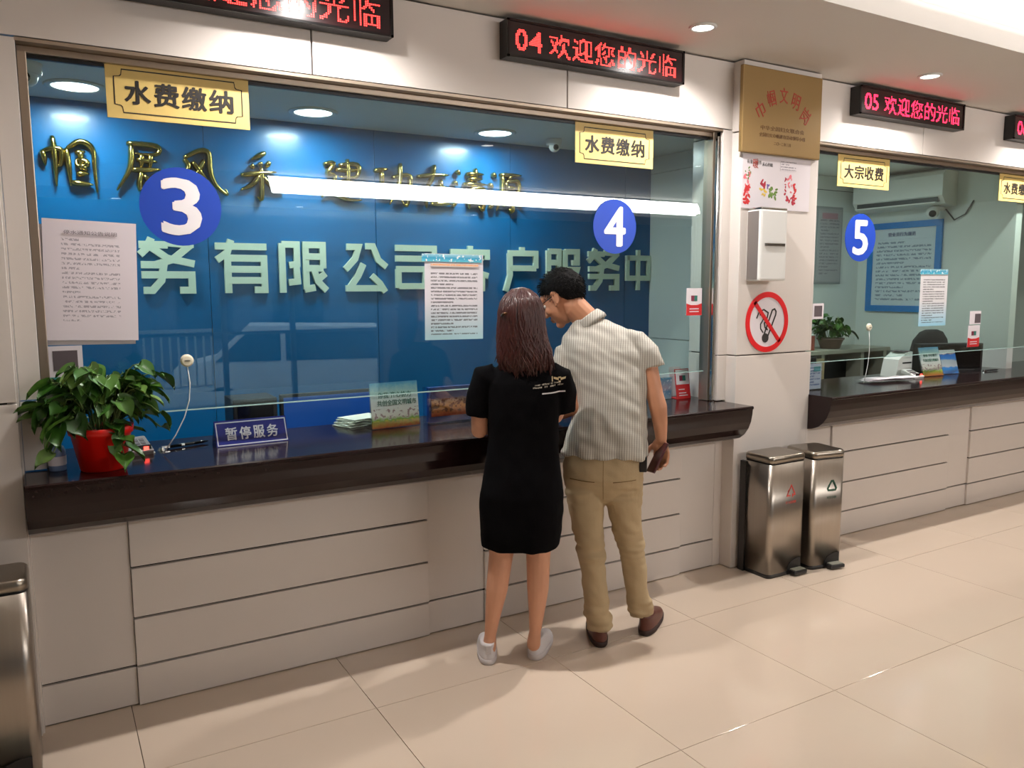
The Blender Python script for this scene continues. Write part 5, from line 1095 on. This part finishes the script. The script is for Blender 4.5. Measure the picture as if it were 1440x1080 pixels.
# shirt
def sfold(p):
    low = max(0.0, min(1.0, (1.15-p.z)/0.25))
    return 0.012*noise.noise(Vector((p.x*8+p.z*2, p.y*8, p.z*3)))+0.010*(0.5+low)*noise.noise(Vector((p.x*22+p.z*3, p.y*20, p.z*4+3)))+0.006*noise.noise(Vector((p.x*14+p.z*20, p.y*20, p.z*16)))
bm = bmesh.new()
loft(bm, [(-0.063, 0.000, 0.838, 0.194, 0.140, -0.02), (-0.060, 0.000, 0.88, 0.186, 0.138), (-0.046, 0.008, 0.96, 0.170, 0.126), (-0.030, 0.022, 1.05, 0.152, 0.118), (-0.036, 0.045, 1.14, 0.165, 0.122), (-0.052, 0.070, 1.22, 0.184, 0.122), (-0.072, 0.092, 1.30, 0.190, 0.112), (-0.086, 0.108, 1.350, 0.172, 0.096), (-0.104, 0.120, 1.390, 0.132, 0.080), (-0.124, 0.130, 1.420, 0.094, 0.070), (-0.140, 0.136, 1.440, 0.070, 0.062)], n=44, p=2.3)
tube(bm, [(0.02, 0.10, 1.34), (0.072, 0.088, 1.335), (0.115, 0.066, 1.285), (0.142, 0.050, 1.218)], [0.045, 0.058, 0.062, 0.058], 22); sphere(bm, (0.048, 0.095, 1.340), (0.066, 0.062, 0.050))
tube(bm, [(-0.19, 0.10, 1.30), (-0.235, 0.09, 1.27), (-0.250, 0.07, 1.20), (-0.232, 0.050, 1.135)], [0.050, 0.062, 0.062, 0.058], 22); sphere(bm, (-0.215, 0.10, 1.275), (0.066, 0.062, 0.055))
shirt = voxel('shirt', bm, 0.005, 4, SHIRT, Mn, sfold)
bm = bmesh.new(); n = 30; ra = []; ctr = Vector((-0.146, 0.135, 1.428)); ax = (Vector(nb)-Vector((-0.105, 0.12, 1.36))).normalized(); e1 = ax.orthogonal().normalized(); e2 = ax.cross(e1)
prof = [(0.064, -0.03), (0.064, 0.016), (0.067, 0.019), (0.071, 0.012), (0.082, -0.016), (0.080, -0.03)]
Rg = [[bm.verts.new(ctr+(e1*math.cos(2*PI*i/n)+e2*math.sin(2*PI*i/n))*rr+ax*h) for i in range(n)] for rr, h in prof]
for a, b in zip(Rg, Rg[1:]+Rg[:1]):
    for i in range(n): bm.faces.new((a[i], a[(i+1) % n], b[(i+1) % n], b[i]))
fin('collar', bm, SHIRT, shirt, smooth=True)
# trousers
def tfold(p):
    kn = math.exp(-((p.z-0.42)/0.07)**2)+math.exp(-((p.z-0.13)/0.06)**2)+0.5*math.exp(-((p.z-0.66)/0.06)**2)
    return 0.008*noise.noise(Vector((p.x*12, p.y*12, p.z*6)))+0.006*noise.noise(Vector((p.x*20+p.z*14, p.y*14, p.z*18)))+0.014*kn*noise.noise(Vector((p.x*9+p.z*10, p.y*12, p.z*38)))
bm = bmesh.new()
loft(bm, [(-0.064, 0.0, 0.615, 0.03, 0.03), (-0.066, -0.005, 0.650, 0.12, 0.07), (-0.070, -0.006, 0.70, 0.172, 0.105), (-0.072, -0.004, 0.74, 0.178, 0.124), (-0.073, 0.0, 0.78, 0.180, 0.130), (-0.068, 0.0, 0.86, 0.172, 0.122)], n=40, p=2.4)
def leg_tube(pts):
    tube(bm, [q[:3] for q in pts], [q[3] for q in pts], 24)
leg_tube([(-0.152, -0.012, 0.74, 0.092), (-0.146, -0.022, 0.62, 0.083), (-0.136, -0.040, 0.52, 0.073), (-0.122, -0.058, 0.43, 0.063), (-0.108, -0.078, 0.31, 0.056), (-0.092, -0.098, 0.19, 0.056), (-0.078, -0.108, 0.105, 0.059), (-0.073, -0.110, 0.072, 0.058)])
leg_tube([(0.012, 0.0, 0.74, 0.092), (0.022, 0.004, 0.62, 0.082), (0.036, 0.012, 0.52, 0.070), (0.055, 0.018, 0.43, 0.060), (0.072, 0.020, 0.31, 0.053), (0.088, 0.024, 0.20, 0.053), (0.103, 0.030, 0.115, 0.056), (0.108, 0.032, 0.082, 0.055)])
trousers = voxel('trousers', bm, 0.005, 5, KHAKI, Mn, tfold)
bv = BVHTree.FromPolygons([v.co for v in trousers.data.vertices], [tuple(p.vertices) for p in trousers.data.polygons])
bm = bmesh.new(); Q = []
for x0, x1, z0, z1 in ((-0.215, -0.105, 0.742, 0.735), (-0.025, 0.075, 0.735, 0.742)):
    for i in range(12): a, b = i/12, (i+1)/12; Q.append([(x0+(x1-x0)*a, z0+(z1-z0)*a), (x0+(x1-x0)*b, z0+(z1-z0)*b), (x0+(x1-x0)*b, z0+(z1-z0)*b+0.004), (x0+(x1-x0)*a, z0+(z1-z0)*a+0.004)])
on_cloth(bm, Q); fin('pocket_welt', bm, mat('khaki_seam', S(120, 98, 64), 0.9), trousers)
bm = bmesh.new(); on_cloth(bm, [[(-0.069, 0.64+i*0.012), (-0.0665, 0.64+i*0.012), (-0.0665, 0.652+i*0.012), (-0.069, 0.652+i*0.012)] for i in range(16)], 0.001); fin('centre_seam', bm, MATS['khaki_seam'], trousers)
for x, y, rz in ((-0.068, -0.165, 0.18), (0.118, -0.022, -0.30)): shoe(Mn, (x, y, 0), rz, BROWNL, DKSOLE, 0.275, heel=-0.004, lace=False)
# belt pouch (moves with him) and the phone he holds
bm = bmesh.new(); bx(bm, 0.088, 0.122, -0.075, -0.03, 0.775, 0.842, 0.006); fin('belt_pouch', bm, BLACKP, Mn)
ph = thing('mobile_phone', 'dark maroon mobile phone held in the man right hand', 'phone', (0, 0, 0))
Rm = Matrix.Rotation(-0.6646, 4, 'Z'); base = Matrix.Translation((1.99, -0.42, 0)) @ Rm
pc = base @ Vector((0.170, 0.000, 0.828)); ldir = Rm.to_3x3() @ Vector((-0.42, -0.28, -0.86)).normalized(); nrm = Rm.to_3x3() @ Vector((0.90, 0.42, 0.1)); nrm = (nrm-ldir*nrm.dot(ldir)).normalized(); wd2 = ldir.cross(nrm)
Mp = Matrix((wd2, nrm, -ldir)).transposed().to_4x4(); Mp.translation = pc; ph.matrix_world = Mp
box('case', -0.036, 0.036, -0.005, 0.005, -0.074, 0.074, mat('maroon_case', S(70, 24, 30), 0.3, coat=0.5), ph, 0.004); box('screen', -0.033, 0.033, 0.0045, 0.0056, -0.070, 0.070, BLACKG, ph, 0.001); box('lens_bump', -0.030, -0.010, -0.0065, -0.004, 0.045, 0.068, BLACKG, ph, 0.001)
